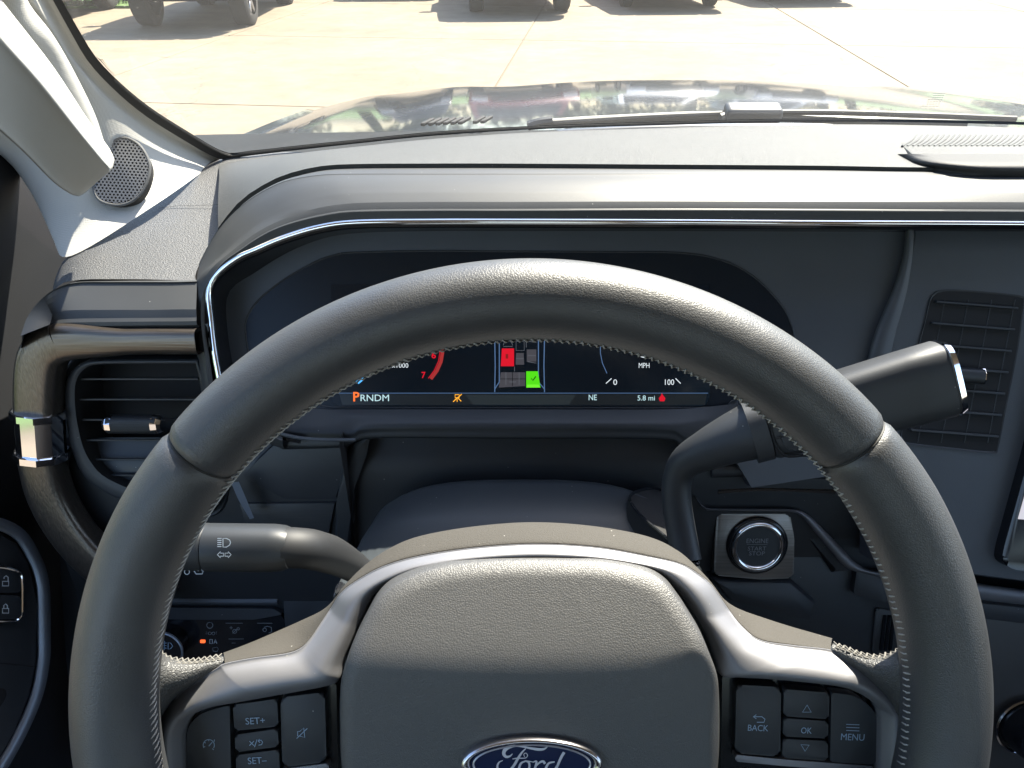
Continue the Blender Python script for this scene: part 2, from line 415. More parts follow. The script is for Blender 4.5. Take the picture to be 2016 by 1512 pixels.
# ------------------------------------------------------------------ ground
def setting(o): o['kind'] = 'structure'; return o
M_base = mat('joint filler', (.12, .095, .065), .9)
M_grass = mat('lawn', (.07, .13, .03), .9, var=.4)
gnd = setting(mk('ground', ([Vector((x, y, G - .02)) for x, y in ((-300, -300), (300, -300), (300, 300), (-300, 300))], [(0, 1, 2, 3)]), M_base))
lot = setting(mk('parking_lot', ([Vector((x, y, G - .012)) for x, y in ((-34, -14), (38, -14), (38, 40), (-34, 40))], [(0, 1, 2, 3)]), M_base))
slab_geo = plate_geo(roundpoly([(-2.289, -2.289, 0), (2.289, -2.289, 0), (2.289, 2.289, 0), (-2.289, 2.289, 0)], .02, 1), (0, 0, 1), .011, .004, 1)
sme = None; rz = R(-6)
for i in range(-6, 7):
    for j in range(-2, 8):
        c = Vector((i * 4.6 + 1.2, j * 4.6 + .6, 0)); c = Matrix.Rotation(rz, 3, 'Z') @ c
        if sme is None:
            o = mk('slab', slab_geo, M_conc); sme = o.data; o.data.transform(Matrix.Translation((0, 0, -H)))
        else:
            o = bpy.data.objects.new('slab', sme); COL.objects.link(o)
        o.parent = lot; o.location = (c.x, c.y, .0005 * random.random()); o.rotation_euler = (0, 0, rz)
def patch(name, pts, z, m):
    return setting(mk(name, plate_geo([Vector((x, y, z)) for x, y in pts], (0, 0, 1), .05, 0), m))
patch('lawn', [(-30, 16.4), (-7.5, 16.2), (-7.2, 30), (-30, 30)], G + .05, M_grass)
patch('lawn', [(-60, 30.5), (60, 30.5), (60, 90), (-60, 90)], G + .06, M_grass)
patch('lawn', [(-60, -30), (-9, -30), (-8, 9), (-60, 9)], G + .06, M_grass)
# grass blades on the near strip
V, Fc = [], []
for _ in range(2600):
    x = random.uniform(-13, -7.4); y = 16.35 + abs(random.gauss(0, 1.5)); a = random.random() * 6.3; h = random.uniform(.05, .16)
    b = len(V); dx, dy = math.cos(a) * .012, math.sin(a) * .012; lx, ly = random.uniform(-.05, .05), random.uniform(-.05, .05)
    V += [Vector((x - dx, y - dy, G + .04)), Vector((x + dx, y + dy, G + .04)), Vector((x + lx, y + ly, G + .04 + h))]; Fc.append((b, b + 1, b + 2))
o = mk('grass', (V, Fc), mat('grass blade', (.10, .19, .03), .8, var=.3)); o['kind'] = 'stuff'; o['label'] = 'bright green grass blades on the strip beside the lot'; o['category'] = 'grass'
# ------------------------------------------------------------------ parked vehicles
M_tyre = mat('tyre rubber', (.022, .022, .022), .8, bump=('noise', 60, .5, .01))
M_rim = mat('alloy rim', (.35, .35, .36), .35, .9)
M_under = mat('dark underbody', (.02, .02, .02), .8)
M_dglass = mat('tinted car glass', (.01, .012, .014), .06)
M_lamp = mat('lamp lens', (.7, .7, .72), .12)
M_tail = mat('red lens', (.4, .01, .01), .2)
def vehicle(name, label, loc, rotz, colr, L=5.3, Wd=1.95, hood=1.18, top=1.85, clear=.38, tr=.40, tw=.28, pickup=False):
    o = bpy.data.objects.new(name, None); COL.objects.link(o); o.location = (loc[0], loc[1], 0); o.rotation_euler = (0, 0, rotz)
    o['label'] = label; o['category'] = 'truck' if pickup else 'car'; o['group'] = 'vehicles parked across the lot'; BASE[o.name] = Vector((0, 0, 0))
    pm = mat('paint ' + name + str(colr), colr, .2, .1, coat=.8)
    # y runs from the nose (0) to the tail (L)
    ax = [.95, L - 1.15]
    def arch(yc): return [(yc - tr * 1.22 * math.cos(math.pi * k / 8), tr + tr * 1.2 * math.sin(math.pi * k / 8)) for k in range(9)]
    prof = [(.08, clear + .08)] + [(ax[0] - tr * 1.3, clear)] + arch(ax[0]) + [(ax[0] + tr * 1.3, clear)] + [(ax[1] - tr * 1.3, clear)] + arch(ax[1]) + \
           [(ax[1] + tr * 1.3, clear), (L - .05, clear + .15), (L, .75), (L - .03, hood + .02), (1.75, hood + .03), (1.0, hood), (.18, hood - .09), (0, hood - .28), (0, clear + .3)]
    hw = Wd / 2
    def ext(pr, xa, xb, bev):
        return plate_geo([Vector((xa, y, z)) for y, z in pr], (1, 0, 0), xa - xb, bev)
    g = ext(prof, hw, -hw, .06)
    mk('body', g, pm, o)
    if pickup: cab = [(1.45, hood + .02), (2.2, top), (3.35, top), (3.55, hood + .02)]
    else: cab = [(1.35, hood + .02), (2.0, top - .02), (L - .55, top), (L - .12, hood + .02)]
    bot, topw = hw * .95, hw * .80
    def cw(z): return bot + (topw - bot) * (z - hood) / (top - hood)
    CV = [Vector((s * cw(z), y, z)) for s in (-1, 1) for y, z in cab]
    mk('cabin', (CV, [(0, 1, 2, 3), (7, 6, 5, 4), (0, 4, 5, 1), (1, 5, 6, 2), (2, 6, 7, 3)]), pm, o, 20)
    def inset(q, n, t=.014):
        c = sum(q, Vector()) / len(q); return plate_geo(roundpoly([c + (v - c) * .86 + Vector(n) * t for v in q], .05, 3), n, .03, .004, 1)
    nrm = lambda q: (q[1] - q[0]).cross(q[2] - q[0]).normalized()
    for q in ([CV[0], CV[4], CV[5], CV[1]], [CV[2], CV[6], CV[7], CV[3]], [CV[4], CV[7], CV[6], CV[5]], [CV[0], CV[1], CV[2], CV[3]]):
        n = nrm(q); c = sum(q, Vector()) / 4
        if n.dot(c - Vector((0, 2.6, hood + .2))) < 0: n = -n
        mk('window', inset(q, n), M_dglass, o)
    mk('bumper', box_geo((0, -.04, clear + .16), (hw * .93, 0, 0), (0, .10, 0), (0, 0, .10), .04), M_under, o)
    mk('bumper', box_geo((0, L + .02, clear + .2), (hw * .93, 0, 0), (0, .09, 0), (0, 0, .10), .04), M_rim, o)
    mk('grille', join(*[box_geo((0, -.012, hood - .36 + .075 * k), (hw * .6, 0, 0), (0, .02, 0), (0, 0, .022), .006, 1) for k in range(-2, 3)]), M_under, o)
    for s in (-1, 1):
        mk('headlight', box_geo((s * hw * .8, .0, hood - .33), (hw * .15, 0, 0), (0, .05, 0), (0, 0, .1), .03), M_lamp, o)
        mk('taillight', box_geo((s * hw * .86, L - .0, hood - .25), (hw * .1, 0, 0), (0, .04, 0), (0, 0, .18), .03), M_tail, o)
        mk('mirror', box_geo((s * (hw + .12), 1.75, hood + .18), (.12, 0, 0), (0, .06, 0), (0, 0, .1), .04), M_under, o)
        for yc in ax:
            P = [];
            secs = [(-1, .62), (-1, .9), (-.82, 1.0), (0, 1.015), (.82, 1.0), (1, .9), (1, .62)]
            seg = 28; TV = []; TF = []
            for k in range(seg):
                a = 2 * math.pi * k / seg
                for xx, rr in secs: TV.append(Vector((s * (hw - tw * .55) + xx * tw / 2, yc + math.cos(a) * tr * rr, tr + math.sin(a) * tr * rr)))
            m_ = len(secs)
            for k in range(seg):
                for i in range(m_ - 1):
                    TF.append((k * m_ + i, k * m_ + i + 1, ((k + 1) % seg) * m_ + i + 1, ((k + 1) % seg) * m_ + i))
            wo = mk('wheel', (TV, TF), M_tyre, o, 35)
            xo = s * (hw - tw * .55) + s * tw * .40
            spk = []
            for k in range(6):
                a = 2 * math.pi * k / 6
                spk.append(box_geo((xo, yc + math.cos(a) * tr * .36, tr + math.sin(a) * tr * .36), (.015, 0, 0), Vector((0, math.cos(a), math.sin(a))) * tr * .28, Vector((0, -math.sin(a), math.cos(a))) * tr * .09, .01, 1))
            hub = tube([(xo - .03 * s, yc, tr), (xo + .02 * s, yc, tr)], tr * .16, 12)
            back = tube([(xo - .06 * s, yc, tr), (xo - .05 * s, yc, tr)], tr * .63, 24)
            mk('rim', join(hub, *spk), M_rim, wo); mk('brake_disc', back, M_under, wo)
    mk('underbody', box_geo((0, L / 2, clear + .1), (hw * .55, 0, 0), (0, L * .42, 0), (0, 0, .1), .02), M_under, o)
    for yc in ax: mk('axle', tube([(-hw * .8, yc, tr), (hw * .8, yc, tr)], .06, 8), M_under, o)
    return o
vehicle('parked_truck', 'dark four-wheel-drive vehicle parked beside the grass, wide tyres, shadow in front', (-5.25, 12.85), R(3), (.03, .032, .035), Wd=1.92, clear=.5, tr=.42, tw=.30, pickup=True, top=1.95, hood=1.25)
vehicle('parked_car', 'dark low car parked on the lawn side of the four-wheel-drive', (-8.55, 12.0), R(3), (.02, .025, .03), clear=.3)
vehicle('parked_truck', 'dark red pickup parked straight ahead across the lot', (.2, 14.9), R(4), (.13, .015, .018), pickup=True, clear=.45, top=1.95, hood=1.25)
vehicle('parked_car', 'white car parked next to the red pickup', (3.2, 15.7), R(4), (.7, .7, .7), L=4.8, hood=1.0, top=1.55, clear=.28, tr=.34, tw=.22)
vehicle('parked_car', 'charcoal car parked between the red pickup and the dark vehicle', (-2.4, 18.0), R(4), (.05, .05, .055), L=4.8, hood=1.05, top=1.7, clear=.3, tr=.36, tw=.24)
vehicle('parked_truck', 'silver pickup parked beyond the white car', (6.2, 17.0), R(4), (.4, .41, .43), pickup=True, clear=.42, top=1.9, hood=1.2)
# ------------------------------------------------------------------ trees behind the lot (seen mirrored in the hood)
M_bark = mat('bark', (.09, .07, .05), .9, bump=('noise', 12, .6, .03))
M_leaf = mat('leaves', (.055, .10, .025), .7, var=.4)
def tree(x, y, h, label):
    o = thing('shade_tree', label, 'tree', (x, y, G), 'trees behind the lot')
    p0 = Vector((x, y, G)); top = p0 + Vector((random.uniform(-.4, .4), 0, h * .5))
    gs = [tube([p0, p0.lerp(top, .5) + Vector((.1, .1, 0)), top], lambda t: .28 * (1 - .55 * t), 10, (1, 0, 0), 8)]
    ends = []
    for k in range(7):
        a = k * 2.4; s = p0.lerp(top, .55 + .06 * k); e = s + Vector((math.cos(a) * h * .28, math.sin(a) * h * .28, h * .22)); ends.append(e)
        gs.append(tube([s, s.lerp(e, .5) + Vector((0, 0, .2)), e], lambda t: .11 * (1 - .7 * t), 6, (1, 0, 0), 5))
    mk('trunk', join(*gs), M_bark, o)
    V, Fc = [], []
    cl = ends + [top + Vector((random.gauss(0, h * .16), random.gauss(0, h * .13), random.uniform(-.34, .4) * h)) for _ in range(44)]
    for c in cl:
        rr = random.uniform(.08, .15) * h
        for _ in range(95):
            d = Vector((random.gauss(0, 1), random.gauss(0, 1), random.gauss(0, .8))).normalized() * rr * random.random() ** .4
            q = c + d; u = Vector((random.gauss(0, 1), random.gauss(0, 1), random.gauss(0, 1))).normalized() * .2; v = u.orthogonal().normalized() * .12
            b = len(V); V += [q - u, q + v, q + u, q - v]; Fc.append((b, b + 1, b + 2, b + 3))
    mk('crown', (V, Fc), M_leaf, o, 180)
for x, y, h, l in ((-19, 30, 9, 'shade tree standing alone behind the lawn strip'), (-11, 33, 11, 'tall shade tree behind the dark four-wheel-drive'), (-4, 31, 9, 'tree behind the charcoal car'), (1.5, 33, 12, 'tallest tree straight behind the red pickup'),
                   (7, 31, 9.5, 'broad tree behind the white car'), (13, 33, 11, 'tree behind the silver pickup'), (20, 31, 9, 'tree on the lawn far beyond the silver pickup'), (-7.5, 37, 12, 'tree in the back row left of the tallest tree'), (4.5, 38, 12, 'tree in the back row right of the tallest tree'), (10, 38, 12, 'tree in the back row behind the broad tree'), (16.5, 38, 12, 'tree in the back row beyond the silver pickup'), (-13, 2, 8, 'tree on the lawn beside the driver door'), (-14, -7, 9, 'tree on the lawn behind the driver door')):
    tree(x, y, h, l)
# ------------------------------------------------------------------ own truck: hood, cowl, roof, doors, floor
body = thing('pickup_body', 'glossy black hood and cab shell of the pickup around the dashboard', 'truck', (.42, .9, G))
def hood_z(x, y):
    u = (x - .42) / .90; s = max(0, (y - .95) / 1.12)
    dome = .030 * math.exp(-((abs(u) - .0) / .42) ** 4)
    return -.268 - .125 * s ** 1.3 - .030 * u * u - .05 * max(0, abs(u) - .86) ** 1 * 3 + dome * .35 + .008 * math.exp(-((abs(u) - .62) / .1) ** 2)
rows = []
for j in range(41):
    s = j / 40; row = []
    for i in range(61):
        u = -1 + 2 * i / 60; x = .42 + .90 * u * (1 - .02 * s)
        yb = 1.095 + .03 * u * u; yf = 2.07 - .17 * abs(u) ** 2.4
        y = yb + (yf - yb) * s; z = hood_z(x, y)
        if s > .93: z -= ((s - .93) / .07) ** 2 * .05
        row.append(Vector((x, y, z)))
    rows.append(row)
solid(mk('hood', skin(rows, 61, 1, True, res=False), M_paint, body, 60), .02)
# nose and fenders below the hood edge
front = rows[-1]; mk('nose', skin([[p + Vector((0, .004, -.002)) for p in front], [p + Vector((0, .05, -.12)) for p in front], [p + Vector((0, .07, -.6)) for p in front]], 40, 3), M_paint, body)
for k in (0, -1):
    e = [r[k] for r in rows]; s = -1 if k == 0 else 1
    mk('fender', skin([[p + Vector((s * .003, 0, -.004)) for p in e], [p + Vector((s * .04, 0, -.05)) for p in e], [p + Vector((s * .07, 0, -.55)) for p in e]], 30, 3), M_paint, body)
# cowl between glass and hood
back = [Vector((.42 + .93 * u, .86 - .16 * u * u, -.262)) for u in [i / 20 - 1 for i in range(41)]]
mid = [Vector((.42 + .91 * u, .99 - .05 * u * u, -.264 - .010 * u * u)) for u in [i / 20 - 1 for i in range(41)]]
fr_ = [Vector((.42 + .90 * u, 1.115 + .03 * u * u, -.276 - .016 * u * u)) for u in [i / 20 - 1 for i in range(41)]]
cw = mk('cowl_panel', skin([back, mid, fr_], 50, 4), M_cowl, body)
for k in range(9):
    if k in (6,): continue
    c = atz(842 + k * 14.5, 240 - k * .6, -.2635); mk('cowl_slot', box_geo(c, (.0032, 0, 0), (.006, .016, 0), (0, 0, .0022), .0008, 1), M_hole, cw)
# roof, rear wall, doors: they shade the cab
def quad(*p): return [Vector(q) for q in p], [tuple(range(len(p)))]
XL, XR = -.43, 1.27
roof_rows = []
for j in range(9):
    s = j / 8; y = .41 - 2.12 * s; z = .205 + .10 * math.sin(math.pi * min(1, s * 1.1 + .02)) ** .7
    roof_rows.append([Vector((.42 + (XR - .42) * u, y - (.0 if j else .12 * u * u), z - .05 * u * u)) for u in [i / 10 - 1 for i in range(21)]])
solid(mk('roof_lining', skin(roof_rows, 21, 1, True, res=False), M_trim, body), .04, 1)
M_door = mat('dark door trim', (.018, .019, .022), .6, bump=('noise', 900, .2, .0004))
mk('rear_wall', join(quad((XL, -1.7, -1.2), (XR, -1.7, -1.2), (XR, -1.7, -.22), (XL, -1.7, -.22)), quad((XL, -1.7, -.22), (XL + .3, -1.7, -.15), (XL + .3, -1.7, .15), (XL, -1.7, .15)), quad((XR - .3, -1.7, -.15), (XR, -1.7, -.15), (XR, -1.7, .15), (XR - .3, -1.7, .15))), M_door, body)
mk('cab_floor', quad((XL, -1.7, -1.15), (XR, -1.7, -1.15), (XR, .75, -1.15), (XL, .75, -1.15)), M_door, body)
mk('firewall', quad((XL, .74, -1.15), (XR, .74, -1.15), (XR, .74, -.30), (XL, .74, -.30)), M_hole, body)
mk('passenger_door', join(quad((XR, -1.7, -1.2), (XR, .75, -1.2), (XR, .75, -.26), (XR, -1.7, -.26)), quad((XR, -.30, -.26), (XR, -.48, -.26), (XR, -.48, .24), (XR, -.30, .24))), M_door, body)
# driver door
door = thing('driver_door', 'dark driver door trim panel with curved satin strip and lock buttons', 'car door', (-.42, 0, -.9))
dl = [[Vector((-.44, y, -1.2)) for y in (-.5, 0, .3, .55, .7)], [Vector((-.435, y, -.62)) for y in (-.5, 0, .3, .55, .7)], [Vector((-.425, y, -.46)) for y in (-.5, 0, .34, .55, .7)],
      [Vector((-.422, y, z)) for y, z in ((-.5, -.425), (0, -.425), (.34, -.42), (.55, -.28), (.7, -.24))], [Vector((-.425, y, z)) for y, z in ((-.5, -.41), (0, -.41), (.34, -.40), (.55, -.17), (.7, -.14))], [Vector((-.50, y, z)) for y, z in ((-.5, -.41), (0, -.41), (.34, -.40), (.55, -.17), (.7, -.14))]]
mk('door_panel', skin(dl, 24, 4), M_door, door)
mk('door_post', join(quad((-.44, -.5, -1.2), (-.44, -.66, -1.2), (-.44, -.66, .12), (-.44, -.5, .12)), quad((-.44, -.66, -1.2), (-.44, -1.7, -1.2), (-.44, -1.7, -.25), (-.44, -.66, -.25))), M_door, door)
rim = [(-60, 1020), (0, 1032), (40, 1054), (66, 1095), (80, 1130), (86, 1170), (87, 1250), (86, 1300), (72, 1370), (40, 1445), (0, 1515), (-60, 1610)]
# armrest plate inside the strip
ins = [(-80, 1032), (-60, 1036), (0, 1048), (34, 1070), (58, 1112), (70, 1150), (73, 1190), (74, 1300), (60, 1370), (28, 1440), (-12, 1510), (-60, 1600), (-80, 1640)]
arm = mk('armrest_plate', plate_geo(DR.many(ins, -.004), DR.n, .05, .002), M_blk2, door)
outl = [(-80, 1006), (0, 1018), (48, 1040), (76, 1086), (92, 1128), (97, 1170), (98, 1300), (82, 1378), (48, 1455), (4, 1540), (-60, 1660)]
mk('armrest_shell', plate_geo(DR.many(outl + [(-80, 1660)], -.010), DR.n, .12, .008, 3), M_blk, door)
mk('satin_strip', tube(DR.many(rim, -.003), (.0050), 10, DR.n, 60, asp=.6), M_steel, door)
mk('armrest_seam', ribbon(DR.many([(-30, 1304), (20, 1307), (72, 1313)], -.0035), DR.n, .0008), M_hole, door)
mk('pull_recess', plate_geo(roundpoly(DR.many([(-40, 1352), (14, 1356), (12, 1375), (-6, 1400), (-40, 1410)], -.0035), .004), DR.n, .002, .0005), M_hole, door)
sw = roundpoly(DR.many([(-70, 1112), (12, 1117), (42, 1126), (44, 1150), (44, 1222), (-70, 1222)], .002), .008)
mk('switch_frame', tube(sw + sw[:1], .0013, 8, DR.n), M_chrome, door)
for a, b, sym in ((1116, 1167, 'open'), (1171, 1219, 'shut')):
    bt = mk('lock_button', plate_geo(roundpoly(DR.many([(-70, a), (10, a + (5 if sym == 'open' else 1)), (41, a + (12 if sym == 'open' else 2)), (41, b), (-70, b)], .003), .003), DR.n, .006, .001), M_blk, door)
    cx, cyy = 11, (a + b) / 2 + 3
    icon_on([[(cx - 6, cyy), (cx + 6, cyy), (cx + 6, cyy + 9), (cx - 6, cyy + 9), (cx - 6, cyy)]] + ([[(cx - 3.5, cyy), (cx - 3.5, cyy - 6), (cx, cyy - 9), (cx + 3.5, cyy - 6), (cx + 3.5, cyy)]] if sym == 'shut' else [[(cx + 5, cyy), (cx + 5, cyy - 8), (cx + 1, cyy - 11), (cx - 3, cyy - 8), (cx - 3, cyy - 5)]]), DR, 1.8, M_white, bt, 'lock_symbol', .0034)
# ------------------------------------------------------------------ windshield
ws = thing('windshield', 'raked clear windshield above the dash, lightly dusty, dark dotted edge band', 'windshield', (.42, .8, -.25))
gr = []
for j in range(15):
    z = -.262 + (.215 + .262) * j / 14
    gr.append([Vector((x, wy(x, z), z)) for x in [-.40 + 1.64 * i / 40 for i in range(41)]])
mk('glass', skin(gr, 41, 1, True, res=False), M_glass, ws)
EDGE = [(40, -130), (72, -60), (104, 0), (139, 63), (174, 122), (222, 174), (278, 222), (347, 267), (434, 314)]
fr1 = [WS(a, b, .008) for a, b in EDGE + [(486, 307), (600, 294), (700, 283), (858, 267), (1067, 254), (1316, 246), (1535, 240), (1750, 240), (2016, 246), (2300, 256)]]
EDG2 = [(58, -130), (90, -60), (122, 0), (156, 60), (190, 114), (238, 164), (294, 210), (362, 254), (442, 299)]
fr2 = [WS(a, b, .004) for a, b in EDG2 + [(490, 297), (600, 285), (700, 275), (858, 259), (1067, 247), (1316, 239), (1535, 234), (1750, 234), (2016, 240), (2300, 250)]]
mk('edge_band', skin([fr1, fr2], 120, 1), M_rubber, ws)
# ceramic dots along the band
V, Fc = [], []
f2 = resample(fr2, 900)
for i in range(1, 898):
    t = (f2[i + 1] - f2[i - 1]).normalized(); 
    n = Vector((0, -1, 1)).normalized(); s = n.cross(t).normalized()
    if s.x < 0: s = -s
    for rr, q in ((.0006, .0012), (.0004, .0025)):
        c = f2[i] + (s if s.z > -2 else s) * q * (1 if i < 150 else 1)
        b = len(V); V += [c + t * rr, c + s * rr, c - t * rr, c - s * rr]; Fc.append((b, b + 1, b + 2, b + 3))
mk('edge_dots', (V, Fc), M_rubber, ws, kind='stuff')
# etched maker's marks on the glass, low on the passenger side
gs = []
for k in range(7):
    y = 184 + k * 4.2; x0 = 1838 - k * 4 + (k % 3) * 3; x1 = 1862 - k * 2
    for q in range(5):
        a = x0 + (x1 - x0) * q / 5; gs.append(ribbon([WS(a, y, .0015), WS(a + (x1 - x0) / 5 - 1.2, y - .4, .0015)], Vector((0, -.7, .7)), .0007))
mk('etched_marks', join(*gs), mat('etched print', (.25, .25, .24), .7), ws, kind='stuff')
# ------------------------------------------------------------------ wiper
wi = thing('windshield_wiper', 'black wiper blade with chunky grey connector resting at the foot of the windshield', 'wiper', aty(1500, 235, .93))
def wp(px, py, y=.90): return aty(px, py, y)
mk('arm', tube([wp(1040, 247, .88), wp(1200, 236, .905), wp(1440, 228, .915), wp(1700, 238, .92), wp(1900, 246, .92)], (.0055), 8, n=40), M_blk, wi)
mk('blade', tube([wp(1062, 243, .875), wp(1300, 229, .90), wp(1560, 221, .91), wp(1800, 226, .905), wp(2000, 234, .895)], .0035, 8, n=40), M_rubber, wi)
c = wp(1482, 222, .90); mk('connector', box_geo(c, (.033, 0, 0), (0, .012, .003), (0, -.002, .0085), .005, 3), M_blk2, wi)
mk('connector_wing', tube([wp(1418, 232, .895), wp(1440, 224, .90), wp(1462, 216, .90)], .005, 8, n=8), M_blk2, wi)
mk('blade_tip', tube([wp(1040, 248, .87), wp(1060, 242, .87), wp(1088, 238, .87)], .0055, 8, n=8), M_blk, wi)
# ------------------------------------------------------------------ A-pillar trim with tweeter
pil = thing('pillar_trim', 'light grey fabric-grained windshield pillar trim beside the grab handle', 'pillar trim', (-.36, .58, -.22))
eP = [WS(a, b, .006) for a, b in EDGE]
mP = [aty(*q) for q in ((-90, -180, .445), (-60, -120, .47), (-20, -60, .495), (60, 60, .545), (130, 180, .578), (200, 280, .598), (260, 350, .606), (312, 399, .60))]
lP = [atx(-260, -60, -.40), atx(-180, 60, -.405), atx(-120, 150, -.405), atx(-60, 220, -.405), atx(0, 285, -.405), atx(45, 330, -.398), atx(87, 392, -.382), atx(115, 444, -.364), atx(142, 503, -.343)]
lB = [p + Vector((-.03, .03, 0)) for p in lP]
eP2 = [WS(a - 16, b + 10, .010) for a, b in EDGE]
ps = mk('trim_cover', skin([eP, eP2, mP, lP, lB], 40, 8), M_trim, pil, 60)
# passenger side twin of the trim
flipx = lambda P: [Vector((.84 - p.x, p.y, p.z)) for p in P]
pr = thing('pillar_trim', 'light grey pillar trim on the passenger side', 'pillar trim', (1.2, .58, -.22))
mk('trim_cover', skin([flipx(eP), flipx(mP), flipx(lP)], 30, 5), M_trim, pr, 60, flip=True)
n = (atx(45, 330, -.398) - WS(278, 222)).cross(aty(312, 399, .60) - WS(278, 222)).normalized()
if n.dot(ray(240, 340)) > 0: n = -n
sp0 = aty(240, 338, .5935); SPK = Plane(sp0, n)
ring = smooth_closed(SPK.many([(240, 272), (272, 284), (292, 315), (293, 345), (278, 380), (252, 400), (222, 403), (194, 392), (184, 365), (187, 330), (205, 295)]), 5)
mk('speaker_backing', plate_geo(ring, n, .012, 0), M_hole, pil)
spk = mk('speaker_ring', tube(ring + ring[:1], .0013, 8, n), mat('speaker rim', (.10, .10, .10), .5), pil)
# perforated mesh: hexagon cells with open holes
cen = sum(ring, Vector()) / len(ring)
loc2 = lambda p: ((p - cen).dot(SPK.ex), (p - cen).dot(SPK.ey))
poly = [loc2(p) for p in ring]
def inside(x, y, s=1):
    c = False; j = len(poly) - 1
    for i in range(len(poly)):
        xi, yi = poly[i]; xj, yj = poly[j]
        if (yi > y) != (yj > y) and x < (xj - xi) * (y - yi) / (yj - yi) + xi: c = not c
        j = i
    return c
V, Fc = [], []; a = .00165
for i in range(-22, 23):
    for j in range(-22, 23):
        x = a * math.sqrt(3) * (i + .5 * (j % 2)); y = 1.5 * a * j
        if not inside(x * 1.02, y * 1.02): continue
        b = len(V); c0 = cen + SPK.ex * x + SPK.ey * y + n * (.0012 - .25 * (x * x + y * y))
        for rr, hh in ((a, 0), (a * .58, 0), (a * .50, -.0008)):
            for k in range(6):
                q = math.pi / 6 + k * math.pi / 3; V.append(c0 + SPK.ex * rr * math.cos(q) + SPK.ey * rr * math.sin(q) + n * hh)
        for ring_i in (0, 6):
            for k in range(6): Fc.append((b + ring_i + k, b + ring_i + (k + 1) % 6, b + ring_i + 6 + (k + 1) % 6, b + ring_i + 6 + k))
mk('speaker_mesh', (V, Fc), M_grille, pil, 30, kind='stuff')
# ------------------------------------------------------------------ grab handle on the pillar
gh = thing('grab_handle', 'chunky light grey grab handle bolted to the windshield pillar', 'grab handle', aty(150, 380, .52))
st = [((-190, -230), (-190, -180), (-215, 30), .345), ((-80, -80), (-82, -38), (-100, 165), .39), ((0, 24), (-4, 66), (-12, 244), .425), ((97, 146), (78, 160), (48, 298), .455), ((167, 250), (152, 254), (104, 355), .485), ((208, 304), (196, 308), (136, 378), .505), ((219, 322), (212, 326), (148, 383), .512)]
secs = []
for T, Rr, B, y in st:
    t, r, b = aty(*T, y + .022), aty(*Rr, y), aty(*B, y + .008)
    m = r.lerp(b, .5); bb = b + Vector((-.004, .030, .004)); tb = t + Vector((-.01, .024, .0))
    secs.append(smooth_closed([r, r.lerp(b, .12), m, b.lerp(r, .10), b, bb, bb.lerp(tb, .5), tb, t, t.lerp(r, .5)], 3))
nn = len(secs[0]); V = []; Fc = []
dense = []
for k in range((len(secs) - 1) * 5 + 1):
    dense.append([cat([s[i] for s in secs], k / ((len(secs) - 1) * 5)) for i in range(nn)])
last = dense[-1]; c = sum(last, Vector()) / nn; dirv = (c - sum(dense[-3], Vector()) / nn).normalized()
for f, e in ((.93, .004), (.75, .006), (.3, .007)): dense.append([c + (p - c) * f + dirv * e for p in last])
for s in dense: V += s
for k in range(len(dense) - 1):
    for i in range(nn): Fc.append((k * nn + i, k * nn + (i + 1) % nn, (k + 1) * nn + (i + 1) % nn, (k + 1) * nn + i))
Fc.append(tuple((len(dense) - 1) * nn + i for i in range(nn)))
mk('grip', (V, Fc), M_hand, gh, 180)
mt = [[aty(a, b, y) for a, b, y in L] for L in ([(30, -90, .47), (52, 0, .505), (100, 66, .52), (139, 132, .54), (184, 222, .56), (206, 286, .565)],
      [(0, -90, .455), (22, 0, .485), (70, 76, .50), (110, 145, .52), (160, 230, .54), (190, 292, .55)], [(-60, -60, .45), (-40, 30, .475), (20, 110, .49), (70, 190, .51), (120, 270, .53), (160, 320, .545)])]
mt.insert(0, [p * 1.07 for p in mt[0]])
mk('mount', skin(mt, 30, 6), M_trim, gh, 180)
# ------------------------------------------------------------------ dashboard
dash = thing('dashboard', 'dark grey dashboard with long padded brow over the instruments', 'dashboard', (.42, .6, -.8))
DT = PYZ(.577, -.172, .80, -.206); DT.n = DT.n if DT.n.z > 0 else -DT.n
LPOD = PYZ(.50, -.235, .70, -.205); LPOD.n = LPOD.n if LPOD.n.z > 0 else -LPOD.n
# top pad: from the glass to the groove
bk = [(434, 314), (486, 307), (600, 294), (700, 283), (858, 267), (1067, 254), (1316, 246), (1535, 240), (1750, 240), (2016, 246), (2300, 256)]
bk += [(2900, 286), (3600, 332)]
bk0p = [(a, b + 6) for a, b in bk]
bk = [WS(a, b, .004) for a, b in bk]; bk = [Vector((p.x, p.y + .03, p.z - .012)) for p in bk]
bk0 = [WS(a, b, .012) for a, b in bk0p]
gv = [(430, 452), (446, 430), (471, 401), (504, 376), (556, 349), (626, 331), (700, 326), (850, 325), (1000, 325), (1316, 327), (1600, 329), (1780, 332), (2016, 334), (2300, 338)]
gv.append((4100, 338))
GV = [LIP(a, b, -.0575) for a, b in gv]
GVd = [p + Vector((0, .003, -.012)) for p in GV]
def midl(A, B, f, lift):
    A, B = resample(A, 120), resample(B, 120); return [a.lerp(b, f) + Vector((0, 0, lift)) for a, b in zip(A, B)]
mk('top_pad', skin([resample(bk, 120), resample(bk0, 120), midl(bk0, GV, .33, .003), midl(bk0, GV, .7, .004), midl(bk0, GV, .97, .0015), resample(GV, 120), resample(GVd, 120)], 120, 5, res=False), M_pad, dash, 70)
# groove bed
mk('groove_bed', skin([[p + Vector((0, .015, -.010)) for p in GV], [p + Vector((0, -.02, -.010)) for p in GV]], 120, 2), M_hole, dash)
